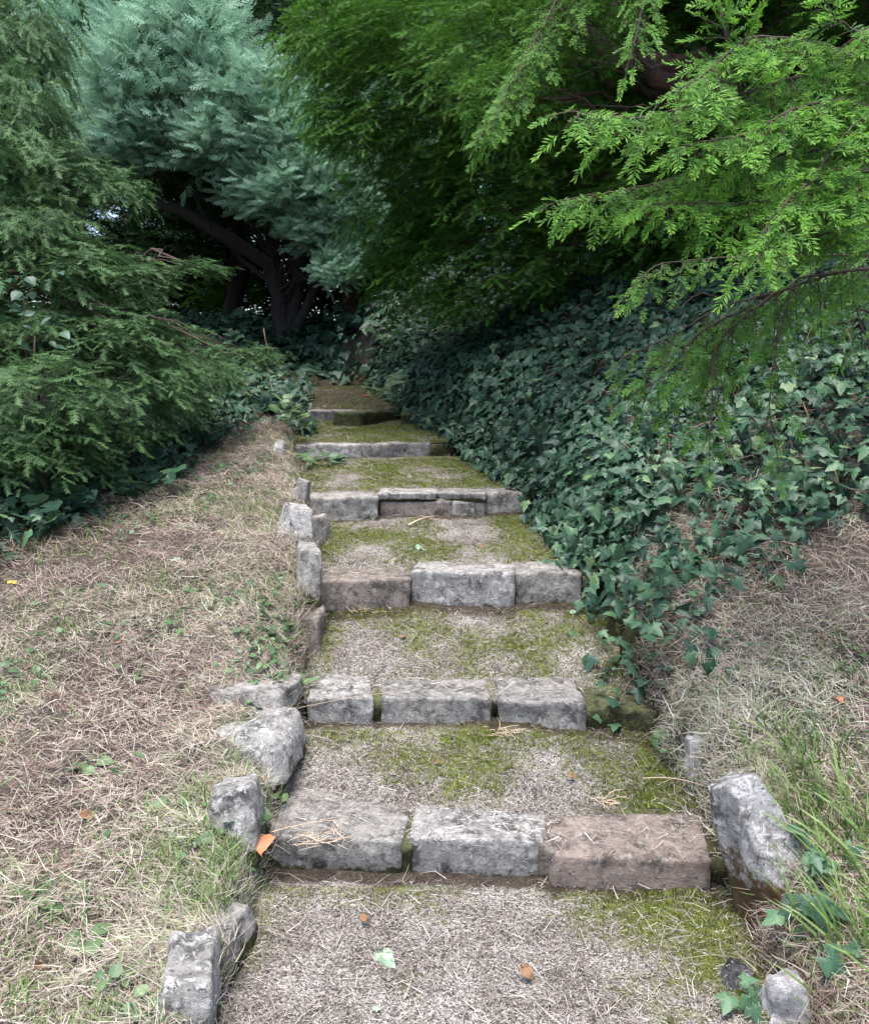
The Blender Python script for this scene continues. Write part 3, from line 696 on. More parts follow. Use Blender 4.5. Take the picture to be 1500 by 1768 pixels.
# --- the near bright boughs of the right-hand yew, shoot by shoot
def near_bough(e, pts, D, gap, tl, mat, seed, hang=.55, rn=.6, sprig_share=1.0, r0=.007, slen=.064):
    g = np.random.default_rng(seed)
    ctrl = A([P(x, y, d) for (x, y), d in zip(pts, D)])
    seglen = np.linalg.norm(np.diff(ctrl, axis=0), axis=1); s = np.concatenate([[0], np.cumsum(seglen)]); n = max(8, int(s[-1] / .02))
    q = np.linspace(0, s[-1], n); line = np.stack([np.interp(q, s, ctrl[:, k]) for k in range(3)], 1)
    for _ in range(6): line[1:-1] = (line[:-2] + line[1:-1] * 2 + line[2:]) / 4
    line[1:-1] += g.normal(size=(n - 2, 3)) * .0015
    lm = MB(); lm.tube(line, np.linspace(r0, .0018, n), 6)
    tan = norm(np.gradient(line, axis=0)); m = max(4, int(s[-1] / gap)); pos = []; dr = []; up = []; tt = []
    for j in range(m + 1):
        f = (j + g.uniform(-.3, .3)) / m; f = min(max(f, .03), 1); i0 = int(f * (n - 1)); b = line[i0]; t = tan[i0]
        side = norm(np.cross(t, UP)) * (1 if j % 2 else -1)
        L = tl * g.uniform(.5, 1.15) * (1 - .55 * f ** 2)
        if j == m: d0 = t; L = .07
        else: d0 = norm(t * .55 + side * g.uniform(.35, .8) + V(0, 0, -hang * g.uniform(.3, 1.0)) + g.normal(size=3) * .12)
        k = max(2, int(L / .021)); u = np.linspace(.1, 1, k)
        tw = b + d0 * (u * L)[:, None]; tw[:, 2] -= .45 * hang * L * u ** 2
        tl_ = norm(np.gradient(np.vstack([b, tw]), axis=0))[1:]
        lm.tube(np.vstack([b, tw]), np.linspace(.0028, .001, k + 1), 4)
        for a in range(k):
            sd = norm(np.cross(tl_[a], UP + g.normal(size=3) * .2)) * (1 if a % 2 else -1)
            dd = tl_[a] if a == k - 1 else norm(tl_[a] * .65 + sd * .7 + V(0, 0, -.15 * hang) + g.normal(size=3) * .12)
            pos.append(tw[a]); dr.append(dd); up.append(norm(UP + V(0, -.9, 0) + g.normal(size=3) * .3)); tt.append(u[a])
    br = lm.build('branch', M['bark'], e, True)
    pos, dr, up, tt = map(A, (pos, dr, up, tt)); sc = slen * g.uniform(.55, 1.35, len(pos))
    R = frames(dr, up, sc); which = g.integers(0, len(YN), len(pos)); rnd = np.clip(rn + .3 * (tt - .4) + g.normal(size=len(pos)) * .24, 0, 1)
    return br, pos, R, which, rnd, mat
sets = []
NB = [ # polyline in the photo, depths, gap, twig length, hang, tone
    ([(1560, 120), (1400, 70), (1290, 60), (1215, 130), (1150, 165)], [2.7, 2.5, 2.4, 2.3, 2.25], .030, .20, .6, .6),
    ([(1560, 150), (1380, 130), (1250, 170), (1100, 205), (985, 192)], [2.7, 2.5, 2.4, 2.3, 2.2], .026, .22, .6, .62),
    ([(1290, 200), (1270, 120), (1250, 60), (1238, -30)], [2.5, 2.45, 2.4, 2.4], .028, .17, .25, .72),
    ([(1560, 260), (1400, 260), (1260, 280), (1120, 320), (957, 348)], [2.8, 2.65, 2.5, 2.45, 2.4], .026, .20, .6, .5),
    ([(1560, 330), (1420, 330), (1300, 350), (1180, 350), (1130, 352)], [2.7, 2.5, 2.4, 2.35, 2.3], .030, .17, .65, .6),
    ([(1560, 380), (1440, 400), (1390, 330), (1440, 250), (1478, 210)], [2.6, 2.4, 2.35, 2.3, 2.3], .026, .18, .45, .7),
    ([(1560, 300), (1440, 290), (1370, 330), (1320, 400), (1290, 440)], [2.6, 2.4, 2.3, 2.25, 2.25], .028, .17, .6, .65),
    ([(1560, 30), (1480, 60), (1430, 20), (1410, -30)], [2.6, 2.45, 2.4, 2.4], .030, .18, .4, .65),
    ([(1560, 200), (1450, 170), (1360, 190), (1300, 230), (1180, 250)], [2.6, 2.45, 2.35, 2.3, 2.25], .028, .18, .6, .65),
    ([(1120, -60), (1110, 0), (1100, 60), (1085, 100)], [3.0, 2.95, 2.9, 2.9], .035, .12, .5, .5),
    ([(1000, -80), (960, 0), (890, 130), (825, 238)], [4.4, 4.3, 4.2, 4.2], .04, .32, .6, .3)]
for k, (pts, D, gap, tl, hang, rn) in enumerate(NB):
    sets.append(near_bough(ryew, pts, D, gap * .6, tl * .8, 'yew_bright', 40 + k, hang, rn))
HB = [([(1570, 455), (1440, 470), (1340, 505), (1240, 530), (1160, 580), (1085, 612)], [3.0, 2.85, 2.75, 2.7, 2.65, 2.6], .045, .26, 1.0, .25),
      ([(1570, 455), (1440, 470), (1370, 480), (1340, 600), (1325, 700), (1338, 770)], [3.0, 2.85, 2.75, 2.6, 2.55, 2.55], .05, .10, .9, .35),
      ([(1340, 505), (1290, 540), (1230, 600), (1230, 690), (1225, 760)], [2.75, 2.7, 2.65, 2.6, 2.58], .05, .17, .9, .3),
      ([(1300, 525), (1200, 575), (1150, 650), (1105, 672)], [2.72, 2.65, 2.6, 2.6], .05, .16, .8, .3),
      ([(1540, 560), (1500, 540), (1470, 520), (1500, 600)], [2.6, 2.5, 2.5, 2.5], .06, .12, .8, .4),
      ([(1560, 440), (1300, 440), (1130, 455), (1090, 500)], [3.6, 3.4, 3.3, 3.2], .05, .2, .7, .2)]
for k, (pts, D, gap, tl, hang, rn) in enumerate(HB):
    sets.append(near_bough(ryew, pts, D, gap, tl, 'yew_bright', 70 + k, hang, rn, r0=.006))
allp = [(si, j) for si, s in enumerate(sets) for j in range(len(s[1]))]
# the 300 shoots nearest the viewer and inside the view become sprigs of their own
scored = []
for si, j in allp:
    p = sets[si][1][j]; x_, y_, d_ = pix(p)
    if -20 < x_[0] < 1500 and y_[0] > -10: scored.append((float(d_[0]) - .0 * si, si, j))
scored.sort(); chosen = {(s, j) for _, s, j in scored[:300]}
sm = []
for t in YN:
    at = np.zeros((len(t[0]), 3)); sm.append((t, at))
sprig_meshes = {}
for si, s in enumerate(sets):
    br, pos, R, which, rnd, mat = s
    for ti, t in enumerate(YN):
        fm = MB(); sel = A([(si, j) not in chosen for j in range(len(pos))]) & (which == ti)
    fm = MB(); rest = A([(si, j) not in chosen for j in range(len(pos))])
    for ti, t in enumerate(YN):
        k = rest & (which == ti); fm.inst(t[0], t[1], t[2], pos[k], R[k], rnd[k])
    if rest.any(): tag(fm.build('foliage', M[mat], br), kind='stuff')
    for j in np.where(~rest)[0]:
        key = (int(which[j]), int(rnd[j] * 4.99), mat)
        if key not in sprig_meshes:
            t = YN[key[0]]; at = np.zeros((len(t[0]), 3)); at[:, 0] = (key[1] + .5) / 5; at[:, 1] = t[2]
            sprig_meshes[key] = raw('sprig', t[0], t[1], at)
        o = obj('sprig', sprig_meshes[key], M[mat]); o.parent = br
        o.matrix_world = rmat(R[j], pos[j]); 
        o.matrix_parent_inverse = Matrix.Identity(4)

# --- left-hand yew
LY = [PC(30, 60, 5.6, 45, 65, .35, 70), PC(25, 200, 5.2, 55, 65, .35, 90), PC(95, 310, 5.2, 55, 42, .3, 80),
      PC(195, 330, 5.3, 40, 24, .2, 16), PC(30, 390, 4.9, 70, 45, .35, 90), PC(130, 450, 4.9, 75, 32, .3, 90), PC(230, 480, 5.0, 60, 18, .2, 46), PC(340, 462, 5.1, 45, 8, .12, 46),
      PC(70, 560, 4.9, 85, 34, .3, 60), PC(200, 565, 4.9, 75, 30, .3, 90), PC(70, 670, 4.4, 90, 42, .3, 110), PC(230, 645, 5.0, 85, 34, .3, 100), PC(340, 640, 5.8, 55, 28, .25, 70),
      PC(30, 760, 4.3, 70, 30, .3, 70), PC(160, 735, 4.8, 75, 30, .3, 70), PC(440, 615, 6.8, 40, 12, .15, 26), PC(290, 700, 5.6, 50, 20, .25, 34),
      PC(-110, 250, 4.8, 80, 70, .4, 100), PC(-110, 420, 4.7, 80, 70, .4, 100), PC(-110, 600, 4.6, 80, 70, .4, 100), PC(-90, 740, 4.4, 80, 50, .3, 100)]
bz = float(H(-4.3, 6.6))
lyew = tree('yew_tree', 'grey-green yew sweeping down to the grass on the left of the steps', (-4.3, 6.6, bz), (-4.1, 6.7, 6.5), .2, LY, YM, 'yew_grey', 'bark', .075, .22, .42, 9, seed=21, ntw=120, K=4, spread=.9)
over = [((-4.9, 5.6, 4.6), (1.3, 1.3, 1.1), 130), ((-4.4, 7.2, 5.6), (1.4, 1.4, 1.2), 130), ((-4.6, 5.2, 2.8), (1.0, 1.4, 1.2), 120), ((-4.3, 7.8, 3.4), (1.0, .9, 1.2), 120), ((-3.5, 7.6, 2.2), (1.2, .8, .7), 120), ((-2.7, 7.6, 1.8), (.8, .7, .4), 80)]
add_over(lyew, over, YF, 'yew_grey', 'bark', .2, .55, 22, (-4.2, 6.6, 3.2))

# --- blue-green cypress at the head of the path
cb, _ = P(492, 572, 11.0), 0
CY = [PC(330, 110, 9.8, 85, 75, .45, 0), PC(420, 170, 9.6, 65, 50, .4, 0), PC(240, 160, 9.6, 75, 65, .4, 0), PC(275, 15, 10.4, 65, 45, .4, 0), PC(230, 245, 9.6, 65, 40, .35, 0),
      PC(470, 245, 9.6, 60, 42, .35, 0), PC(370, 255, 9.7, 65, 38, .35, 0), PC(565, 300, 9.7, 55, 55, .35, 0), PC(480, 335, 9.7, 65, 36, .3, 0), PC(600, 385, 9.8, 45, 40, .3, 0),
      PC(540, 400, 9.8, 50, 28, .25, 0), PC(578, 466, 9.6, 28, 26, .18, 0), PC(150, 90, 10.4, 75, 65, .4, 0), PC(520, 215, 10.2, 50, 42, .3, 0), PC(640, 250, 10.6, 65, 60, .4, 0),
      PC(150, 240, 10.2, 60, 50, .35, 0)]
st = lambda *p: A([P(*x) for x in p])
cyp = tree('cypress_tree', 'feathery blue-green cypress with dark forked trunk behind the steps', cb, P(430, 60, 11), .10, CY, PL, 'cypress', 'bark_dark', .19, .30, .06, 6, seed=31, jit=.3, ntw=230, K=3, spread=1.0, lift=.5, face=1.1,
           stems=[(st((490, 585, 10.9), (480, 510, 10.9), (462, 455, 10.8), (400, 415, 10.5), (310, 362, 10.2), (215, 335, 10.0)), [.12, .09, .085, .085, .07, .03]),
                  (st((495, 585, 10.9), (512, 500, 11), (520, 430, 11), (540, 330, 10.8)), [.11, .085, .07, .03]),
                  (st((500, 585, 10.9), (525, 540, 10.9), (540, 500, 11.0), (556, 440, 11.0)), [.09, .06, .05, .025])])

# --- trees standing further back
BACKP = {}
def back_tree(px, D, hgt, wd, label, mat, seed, barkm='bark_dark', n=9, rn=.45, low=.25, tr=.14, temps=YF, shoot=.34, name='conifer_tree'):
    g = np.random.default_rng(seed); x = (px - 750) / F * D; y = D * 1.0; b = V(x, y, float(H(x, y))); cl = []
    for k in range(n):
        f = low + (1 - low) * (k + .5) / n; w_ = wd * (1.15 - .75 * f); a = g.uniform(0, 6.28)
        o_ = w_ * .45; cl.append((b + V(math.cos(a) * o_, math.sin(a) * o_, hgt * f), (w_, w_, hgt / n * 1.1), 90, rn))
    key = mat
    if key not in BACKP: BACKP[key] = (V(1.5, 1.5, .9), protos(2, V(1.5, 1.5, .9), 110, .8, .35, 7, YF, .34, np.random.default_rng(99)))
    return tree(name, label, b, b + V(g.uniform(-.3, .3), 0, hgt * .97), tr, cl, temps, mat, barkm, shoot, .8, .35, 7, 'trees standing behind the steps', seed=seed, shared=BACKP[key])
back_tree(415, 14.5, 9.5, 2.0, 'dark conifer rising behind the blue-green cypress at the top', 'yew_grey', 51, rn=.35, low=.3, n=10)
back_tree(120, 13.0, 5.4, 1.6, 'dark conifer behind the grey-green yew, top left', 'dark_conifer', 52, low=.25)
back_tree(620, 14.5, 9.0, 2.1, 'red-brown trunked conifer in the dark to the right of the cypress', 'dark_conifer', 53, 'bark_red', low=.28, tr=.22, n=10)
back_tree(760, 13.0, 8.5, 2.2, 'dark conifer behind the left side of the tall green yew', 'dark_conifer', 54, low=.15, n=10)
back_tree(1000, 14.0, 9.0, 2.4, 'dark conifer deep in shade behind the ivy bank', 'dark_conifer', 55, low=.1, n=10)
back_tree(1350, 13.0, 9.0, 2.6, 'dark conifer in shade behind the tall green yew, far right', 'dark_conifer', 56, low=.1, n=10)
back_tree(-150, 11.0, 6.0, 1.8, 'dark conifer beyond the left edge behind the grey-green yew', 'dark_conifer', 57, low=.1, n=10)
back_tree(260, 19.0, 7.0, 2.2, 'distant dark conifer seen under the cypress bough', 'dark_conifer', 58, low=.08, n=11)
back_tree(520, 21.0, 12.0, 3.0, 'distant conifer seen beyond the forked trunk', 'yew_grey', 59, low=.06, n=12)
back_tree(900, 21.0, 13.0, 3.4, 'distant tall conifer behind the yew crown', 'dark_conifer', 60, low=.06, n=12)
back_tree(560, 17.0, 2.6, 1.6, 'low bush glimpsed beyond the forked trunk', 'yew', 63, low=.05, n=4, rn=.9, tr=.05, name='bush')
back_tree(-60, 19.0, 7.5, 2.8, 'distant low conifer below the bright sky gap, top left', 'dark_conifer', 61, low=.06, n=9)
back_tree(408, 12.6, 4.5, 1.0, 'thin-trunked young conifer standing left of the cypress trunk', 'dark_conifer', 62, low=.5, n=5, tr=.09, rn=.3)

# ------------------------------------------------------------------ ivy
def inview(p, mx=260, my=260):
    x, y, d = pix(p); return (x > -mx) & (x < 1500 + mx) & (y > -my) & (y < 1768 + my) & (d > .8)
# lower rim of the ivy on the right bank, as distance from the path edge
def ivy_right(x, y):
    r = x - xr(y)
    front = np.interp(r, [0, .35, .7, 1.2, 3], [3.2, 3.25, 3.4, 3.55, 3.85]) + .5 * (fbm(x * 1.6, y * 1.6, 31) - .5)      # where the ivy begins
    reach = sstep(-.12, .05, y - front) 
    near_path = np.interp(r, [-.26, -.08, .06], [0, .4, 1]) * sstep(3.6, 4.2, y) + np.interp(r, [-.05, .05, .15], [0, .5, 1]) * (y <= 4.2)
    thin = 1 - .75 * sstep(3.9, 3.6, y) * sstep(.55, .3, r)
    return reach * np.clip(near_path, 0, 1) * thin * np.interp(y, [5, 7], [1, .6])
def hedge_x(y): return np.interp(y, [3.3, 4.1, 5.0, 6.0, 7.2, 8.0], [-2.25, -1.95, -1.62, -1.5, -1.38, -1.3])
def leaves_on(n, x0, x1, y0, y1, dens, g, size, lift=.10, tilt=.55):
    x = g.uniform(x0, x1, n); y = g.uniform(y0, y1, n)
    if x1 > 4: ne = n // 9; y[:ne] = g.uniform(3.3, 9.3, ne); x[:ne] = xr(y[:ne]) + g.uniform(-.12, .22, ne)
    ok = g.random(n) < dens(x, y); x, y = x[ok], y[ok]
    nrm = HN(x, y); h = g.random(len(x)) ** 1.3
    inp = (x > xl(y)) & (x < xr(y)) & (y < 9.6)
    zz = np.where(inp, np.maximum(tread(y), H(x, y)), H(x, y))
    pos = np.stack([x, y, zz], 1) + nrm * (.015 + lift * h * (.45 + 1.1 * fbm(x * 3, y * 3, 41)))[:, None]
    keep = inview(pos); pos, nrm, h = pos[keep], nrm[keep], h[keep]
    up = norm(nrm * .55 + V(-.05, -.35, .45) + g.normal(size=pos.shape) * tilt * .8)
    down = V(0, -.25, -1) - nrm * 0; d = norm(np.cross(np.cross(up, down + g.normal(size=pos.shape) * .7), up))
    sc = size * (.42 + 1.0 * g.random(len(pos)) ** 1.5) * np.interp(pos[:, 1], [5, 7], [1, 1.25])
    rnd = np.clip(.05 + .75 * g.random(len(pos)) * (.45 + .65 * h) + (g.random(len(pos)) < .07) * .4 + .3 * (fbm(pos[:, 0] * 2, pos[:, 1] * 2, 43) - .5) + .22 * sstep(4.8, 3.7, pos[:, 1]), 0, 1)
    return pos, d, up, sc, rnd
def ivy_thing(label, pos, d, up, sc, rnd, nsingle, g, temps=IV, mat='ivy', name='ivy', group=None, cat='ivy', stems=None):
    c = pos[np.argmin(pos[:, 2])]
    e = empty(name, c, label, cat, group)
    x_, y_, dep = pix(pos); vis = (x_ > 0) & (x_ < 1500) & (y_ > 0) & (y_ < 1768)
    score = np.where(vis, sc / dep * (.6 + .4 * np.abs(np.einsum('ij,ij->i', norm(pos - V(0, 0, ZC)), up))), 0) + 0
    # prefer the uppermost leaves, the ones that show
    score = score * (1 + .0 * rnd)
    idx = np.argsort(-score)[:nsingle]; single = np.zeros(len(pos), bool); single[idx] = True
    R = frames(d, up, sc); k = g.integers(0, len(temps), len(pos))
    rest = ~single
    if rest.any():
        fm = MB()
        for j, t in enumerate(IVS if temps is IV else temps):
            s = rest & (k == j); fm.inst(t[0], t[1], t[2], pos[s], R[s], rnd[s])
        tag(fm.build('foliage', M[mat], e), kind='stuff')
    cache = {}
    for i_ in np.where(single)[0]:
        key = (int(k[i_]), int(min(rnd[i_], .999) * 8))
        if key not in cache:
            t = temps[key[0]]; at = np.zeros((len(t[0]), 3)); at[:, 0] = (key[1] + .5) / 8; at[:, 1] = t[2]; cache[key] = raw('leaf', t[0], t[1], at, True)
        o = obj('leaf', cache[key], M[mat]); o.parent = e
        o.matrix_parent_inverse = Matrix.Translation(-Vector(tuple(c)))
        o.matrix_basis = rmat(R[i_], pos[i_])
    for s in stems or []:
        sm_ = MB(); sm_.tube(s[0], s[1], 5); sm_.build('stem', M['twig'], e, True)
    return e
g = np.random.default_rng(101)
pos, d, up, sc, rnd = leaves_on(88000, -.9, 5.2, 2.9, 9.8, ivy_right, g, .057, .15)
runners = []
for k in range(34):
    y0 = g.uniform(3.5, 6.5); x0 = float(xr(y0)) + g.uniform(.05, 1.6); a = g.uniform(0, 6.28); ln = []
    for q_ in range(12):
        ln.append((x0, y0, float(H(x0, y0)) + g.uniform(.05, .15))); a += g.normal() * .5; x0 += math.cos(a) * .06; y0 += math.sin(a) * .06
        if x0 < xr(y0): x0 = float(xr(y0)) + .02
    runners.append((A(ln), np.linspace(.004, .002, 12)))
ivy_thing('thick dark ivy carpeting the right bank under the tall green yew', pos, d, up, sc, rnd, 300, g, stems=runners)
def ivy_left(x, y):
    e_ = x - hedge_x(y) - .25 * (fbm(x * 2, y * 2, 33) - .5)
    k = 1 - sstep(-.05, .18, e_)
    strip = sstep(6.4, 7.0, y) * (x < xl(y) - .05 + .15 * (y < 7.4)) * .9
    return np.maximum(k, strip) * (x > hedge_x(y) - 1.4)
pos, d, up, sc, rnd = leaves_on(15000, -3.4, -.8, 3.4, 8.8, ivy_left, g, .068, .14)
ivy_thing('low ivy creeping out from under the grey-green yew, left of the steps', pos, d, up, np.minimum(sc, .1), rnd, 120, g)
def ivy_head(x, y):
    return sstep(9.45, 9.7, y + .25 * (fbm(x * 2, y * 2, 35) - .5)) * (y < 13)
pos, d, up, sc, rnd = leaves_on(16000, -5, 2.2, 9.0, 13, ivy_head, g, .085, .3)
ivy_thing('shaded leafy ground cover beneath the trees at the head of the path', pos, d, up, sc, rnd * .8, 60, g)
# single trailing stems of ivy
def trailing(label, pts, n, size, seed, lift=.05, rn=.5, spread=.04):
    g = np.random.default_rng(seed); c = A([G(x, y)[0] for x, y in pts]); c[:, 2] += lift
    s = np.concatenate([[0], np.cumsum(np.linalg.norm(np.diff(c, axis=0), axis=1))]); q = np.linspace(0, s[-1], 20)
    line = np.stack([np.interp(q, s, c[:, k]) for k in range(3)], 1); line[1:-1] += g.normal(size=(18, 3)) * .006
    t = g.random(n) * s[-1]; p = np.stack([np.interp(t, s, c[:, k]) for k in range(3)], 1) + g.normal(size=(n, 3)) * spread * A([1, 1, .5]); p[:, 2] += .02
    p[:, 2] = np.maximum(p[:, 2], H(p[:, 0], p[:, 1]) + .03)
    up = norm(V(0, -.45, .8) + g.normal(size=(n, 3)) * .35); d = norm(np.cross(np.cross(up, V(0, -.5, -.6) + g.normal(size=(n, 3)) * .8), up))
    return ivy_thing(label, p, d, up, size * g.uniform(.6, 1.2, n), np.clip(rn + g.normal(size=n) * .2, 0, 1), n, g, stems=[(line, np.linspace(.003, .0015, 20))])
trailing('trailing ivy stem with large leaves beside the leaning pale slab', [(1300, 1440), (1360, 1490), (1420, 1530), (1480, 1500)], 14, .062, 5, .07, .8)
trailing('ivy stem with big dark leaves hanging below the leaning pale slab', [(1345, 1640), (1400, 1590), (1430, 1640), (1410, 1700)], 11, .075, 6, .05, .62)
trailing('ivy runners spreading from the mossy stones over the hay on the right', [(1080, 1000), (1150, 1050), (1180, 1110), (1150, 1180)], 120, .058, 7, .06, .62, .12)
trailing('ivy strands hanging over the path edge between the second and third steps', [(1045, 1030), (1085, 1090), (1100, 1170), (1125, 1250)], 70, .055, 17, .07, .6, .07)
trailing('ivy runner reaching up the grassy right bank', [(1160, 1010), (1260, 980), (1330, 1000)], 50, .058, 8, .05, .6, .09)
trailing('short ivy sprig at the right end of the second step', [(1060, 1270), (1085, 1200), (1110, 1160)], 9, .06, 9, .05, .75, .04)
trailing('ivy tuft in the bottom right corner by the jagged white stone', [(1290, 1755), (1310, 1735)], 5, .06, 10, .03, .8, .03)

# ------------------------------------------------------------------ grass, cut hay, moss, litter
def ribbon(nseg, bend, seed):
    g = np.random.default_rng(seed); t = np.linspace(0, 1, nseg + 1); c = np.stack([bend * np.sin(t * 2.6 + g.uniform(0, 2)) * .35, t, .10 * np.sin(t * math.pi) + .0 * t], 1); c[:, 0] -= c[0, 0]
    wv = .5 * (1 - .75 * t); v = np.vstack([c - np.stack([wv, 0 * t, 0 * t], 1) * .033, c + np.stack([wv, 0 * t, .3 * wv], 1) * .033]); m = nseg + 1; f = []
    for k in range(nseg): f += [(k, m + k, m + k + 1), (k, m + k + 1, k + 1)]
    return v, A(f), np.concatenate([t, t])
HAY = [ribbon(2, b, s) for s, b in enumerate((.1, .5, -.5, .9, -.8))]
BIT = [ribbon(1, b, 20 + s) for s, b in enumerate((.2, -.3, .6))]
def blade(seed, bend):
    g = np.random.default_rng(seed); t = A([0, .4, .75, 1]); z = np.sin(t * 1.3) ; y = bend * t ** 2
    c = np.stack([0 * t, y, z], 1); wv = A([.5, .55, .35, 0]) * .04
    v = np.vstack([c - np.stack([wv, 0 * t, 0 * t], 1), c + np.stack([wv, 0 * t, 0 * t], 1)]); f = []
    for k in range(3): f += [(k, 4 + k, 5 + k), (k, 5 + k, k + 1)]
    return v, A(f[:-1] + [f[-1]]), np.concatenate([t, t])
BL = [blade(s, b) for s, b in ((1, .2), (2, .5), (3, .8))]
def bank_points(n, g, side):
    if side < 0: x = g.uniform(-2.7, -.35, n); y = 1.2 + 6.6 * g.random(n) ** 1.5
    else: x = g.uniform(.55, 3.4, n); y = 1.2 + 3.9 * g.random(n) ** 1.2
    ne = n // 7; ye = 1.4 + 3.6 * g.random(ne); oe = np.abs(g.normal(size=ne)) * .13 - .01
    x[:ne] = np.where(side < 0, xl(ye) - oe, xr(ye) + oe); y[:ne] = ye
    if side < 0: ok = (x < xl(y) + .03) & (x > hedge_x(np.maximum(y, 3.0)) - .35 - np.maximum(3.6 - y, 0))
    else: ok = (x > xr(y) - .02) & (g.random(n) > ivy_right(x, y) * .7)
    x, y = x[ok], y[ok]; p = np.stack([x, y, H(x, y)], 1); k = inview(p, 320, 320); return p[k]
def hay(n, side, g, name, label, zlift=.03):
    p = bank_points(n, g, side); m = len(p); nr = HN(p[:, 0], p[:, 1])
    pat = fbm(p[:, 0] * 1.5, p[:, 1] * 1.5, 51); swirl = fbm(p[:, 0] * .9, p[:, 1] * .9, 53) * 6 + g.normal(size=m) * 1.1
    d = np.stack([np.cos(swirl), np.sin(swirl), 0 * swirl], 1); d = norm(d - nr * np.einsum('ij,ij->i', d, nr)[:, None] + nr * g.normal(size=m)[:, None] * .24)
    clump = fbm(p[:, 0] * 9, p[:, 1] * 9, 57, 2)
    p = p + nr * (g.random(m) * zlift * (.2 + 4.5 * clump ** 2.5))[:, None]
    L = .016 + .08 * g.random(m) ** 2.2
    # colour: reddish-brown on the left, paler and greener near the stones
    red = sstep(-.75, -1.5, p[:, 0]) * .20 if side < 0 else 0
    rnd = np.clip(.50 + (pat - .5) * .9 + g.normal(size=m) * .26 - red, 0, 1)
    mb = MB(); up = norm(nr + g.normal(size=(m, 3)) * .4)
    lo = L > .055
    scatter(mb, HAY, p[lo], d[lo], up[lo], L[lo], rnd[lo], 0, g)
    R = frames(d[~lo], up[~lo], L[~lo]); R[:, :, 0] *= 2.2; kb = g.integers(0, 3, len(R))
    for j, t in enumerate(BIT): q = kb == j; mb.inst(t[0], t[1], t[2], p[~lo][q], R[q], rnd[~lo][q])
    o = mb.build(name, M['hay']); return tag(o, label, 'hay', kind='stuff')
g = np.random.default_rng(201)
hay(300000, -1, g, 'cut_hay', 'cut dry hay strewn over the left bank')
hay(215000, 1, g, 'cut_hay', 'cut dry hay strewn over the right bank')
def grass(n, side, g, label, thr, extra=None):
    p = bank_points(n, g, side); k = fbm(p[:, 0] * 2.2, p[:, 1] * 2.2, 61) + g.normal(size=len(p)) * .06 + (sstep(2.9, 1.9, p[:, 1]) * .1 if side < 0 else 0) > thr; p = p[k]
    if extra is not None: p = np.vstack([p, extra])
    m = len(p); a = g.uniform(0, 6.28, m); L = .03 + .05 * g.random(m) ** 1.5
    if extra is not None: L[-len(extra):] = g.uniform(.06, .2, len(extra)); a[-len(extra):] = g.normal(2.6, .7, len(extra))
    side_ = np.stack([np.cos(a), np.sin(a), 0 * a], 1); up = norm(UP + g.normal(size=(m, 3)) * .45)
    mb = MB(); rn = np.clip(.45 + g.normal(size=m) * .28, 0, 1)
    # template bends towards +y and stands along +z
    scatter(mb, BL, p - V(0, 0, .004), side_, up, L, rn, 0, g)
    return tag(mb.build('grass', M['grass']), label, 'grass', kind='stuff')
grass(80000, -1, g, 'short green grass coming through the hay on the left bank', .50)
ex = []
for c, n_, s_ in (((1440, 1430), 170, .09), ((1400, 1330), 80, .07), ((1480, 1560), 80, .08), ((1120, 1190), 40, .03), ((1480, 1650), 110, .07)):
    b, _ = G(*c); q = b + g.normal(size=(n_, 3)) * A([s_, s_, 0]); q[:, 2] = H(q[:, 0], q[:, 1]); ex.append(q)
grass(30000, 1, g, 'green grass and long blades on the right bank', .50, np.vstack(ex))

def small_weeds(n, side, g, label):
    p = bank_points(n, g, side); k = fbm(p[:, 0] * 2.6, p[:, 1] * 2.6, 81) + g.normal(size=len(p)) * .05 > .56; p = p[k]; m = len(p); a = g.uniform(0, 6.28, m)
    t6 = []
    for nn, asp in ((6, 1.0), (7, .6)):
        th = np.linspace(0, 6.28, nn, endpoint=False); v = np.vstack([[(0, .5, .05)], np.stack([np.sin(th) * .5 * asp, .5 - np.cos(th) * .5, .08 * np.abs(np.sin(th))], 1)]); t6.append((v, A([(0, 1 + j, 1 + (j + 1) % nn) for j in range(nn)]), np.concatenate([[1], np.zeros(nn)])))
    mb = MB(); scatter(mb, t6, p + V(0, 0, .02) + UP * .03 * g.random((m, 1)), np.stack([np.cos(a), np.sin(a), g.uniform(-.2, .6, m)], 1), norm(UP + V(0, -.3, 0) + g.normal(size=(m, 3)) * .4), g.uniform(.014, .038, m), np.clip(.5 + g.normal(size=m) * .25, 0, 1), 0, g)
    return tag(mb.build('small_weeds', M['herb']), label, 'weeds', kind='stuff')
small_weeds(14000, -1, g, 'tiny leafy weeds scattered through the hay on the left bank')
small_weeds(9000, 1, g, 'tiny leafy weeds scattered through the hay on the right bank')
def path_points(n, g, y0, y1):
    y = y0 + (y1 - y0) * g.random(n) ** 1.4; x = xl(y) + g.random(n) * (xr(y) - xl(y)); return x, y
def path_z(x, y, mk):
    z = tread(y) + .025 * (fbm(x * 5, y * 5, 21) - .5) + .012 * (fbm(x * 22, y * 22, 23) - .5) + .018 * mk
    return z
def clear_of_stones(x, y):
    # the tops of the step stones stay mostly bare
    ok = np.ones(len(x), bool)
    for k in range(6): ok &= ~((y > NOSE[k] - .07) & (y < NOSE[k] + .2))
    return ok
x, y = path_points(130000, g, 1.5, 9.4); mk = mossmask(x, y); ok = (g.random(len(x)) < (mk - .40) * 1.7 * np.interp(y, [7.4, 8.2], [1, .15])) & clear_of_stones(x, y); x, y, mk = x[ok], y[ok], mk[ok]
p = np.stack([x, y, path_z(x, y, mk) - .004], 1); kk = inview(p); p = p[kk]; m = len(p); mb = MB()
a = g.uniform(0, 6.28, m); L = g.uniform(.007, .017, m)
MT = []
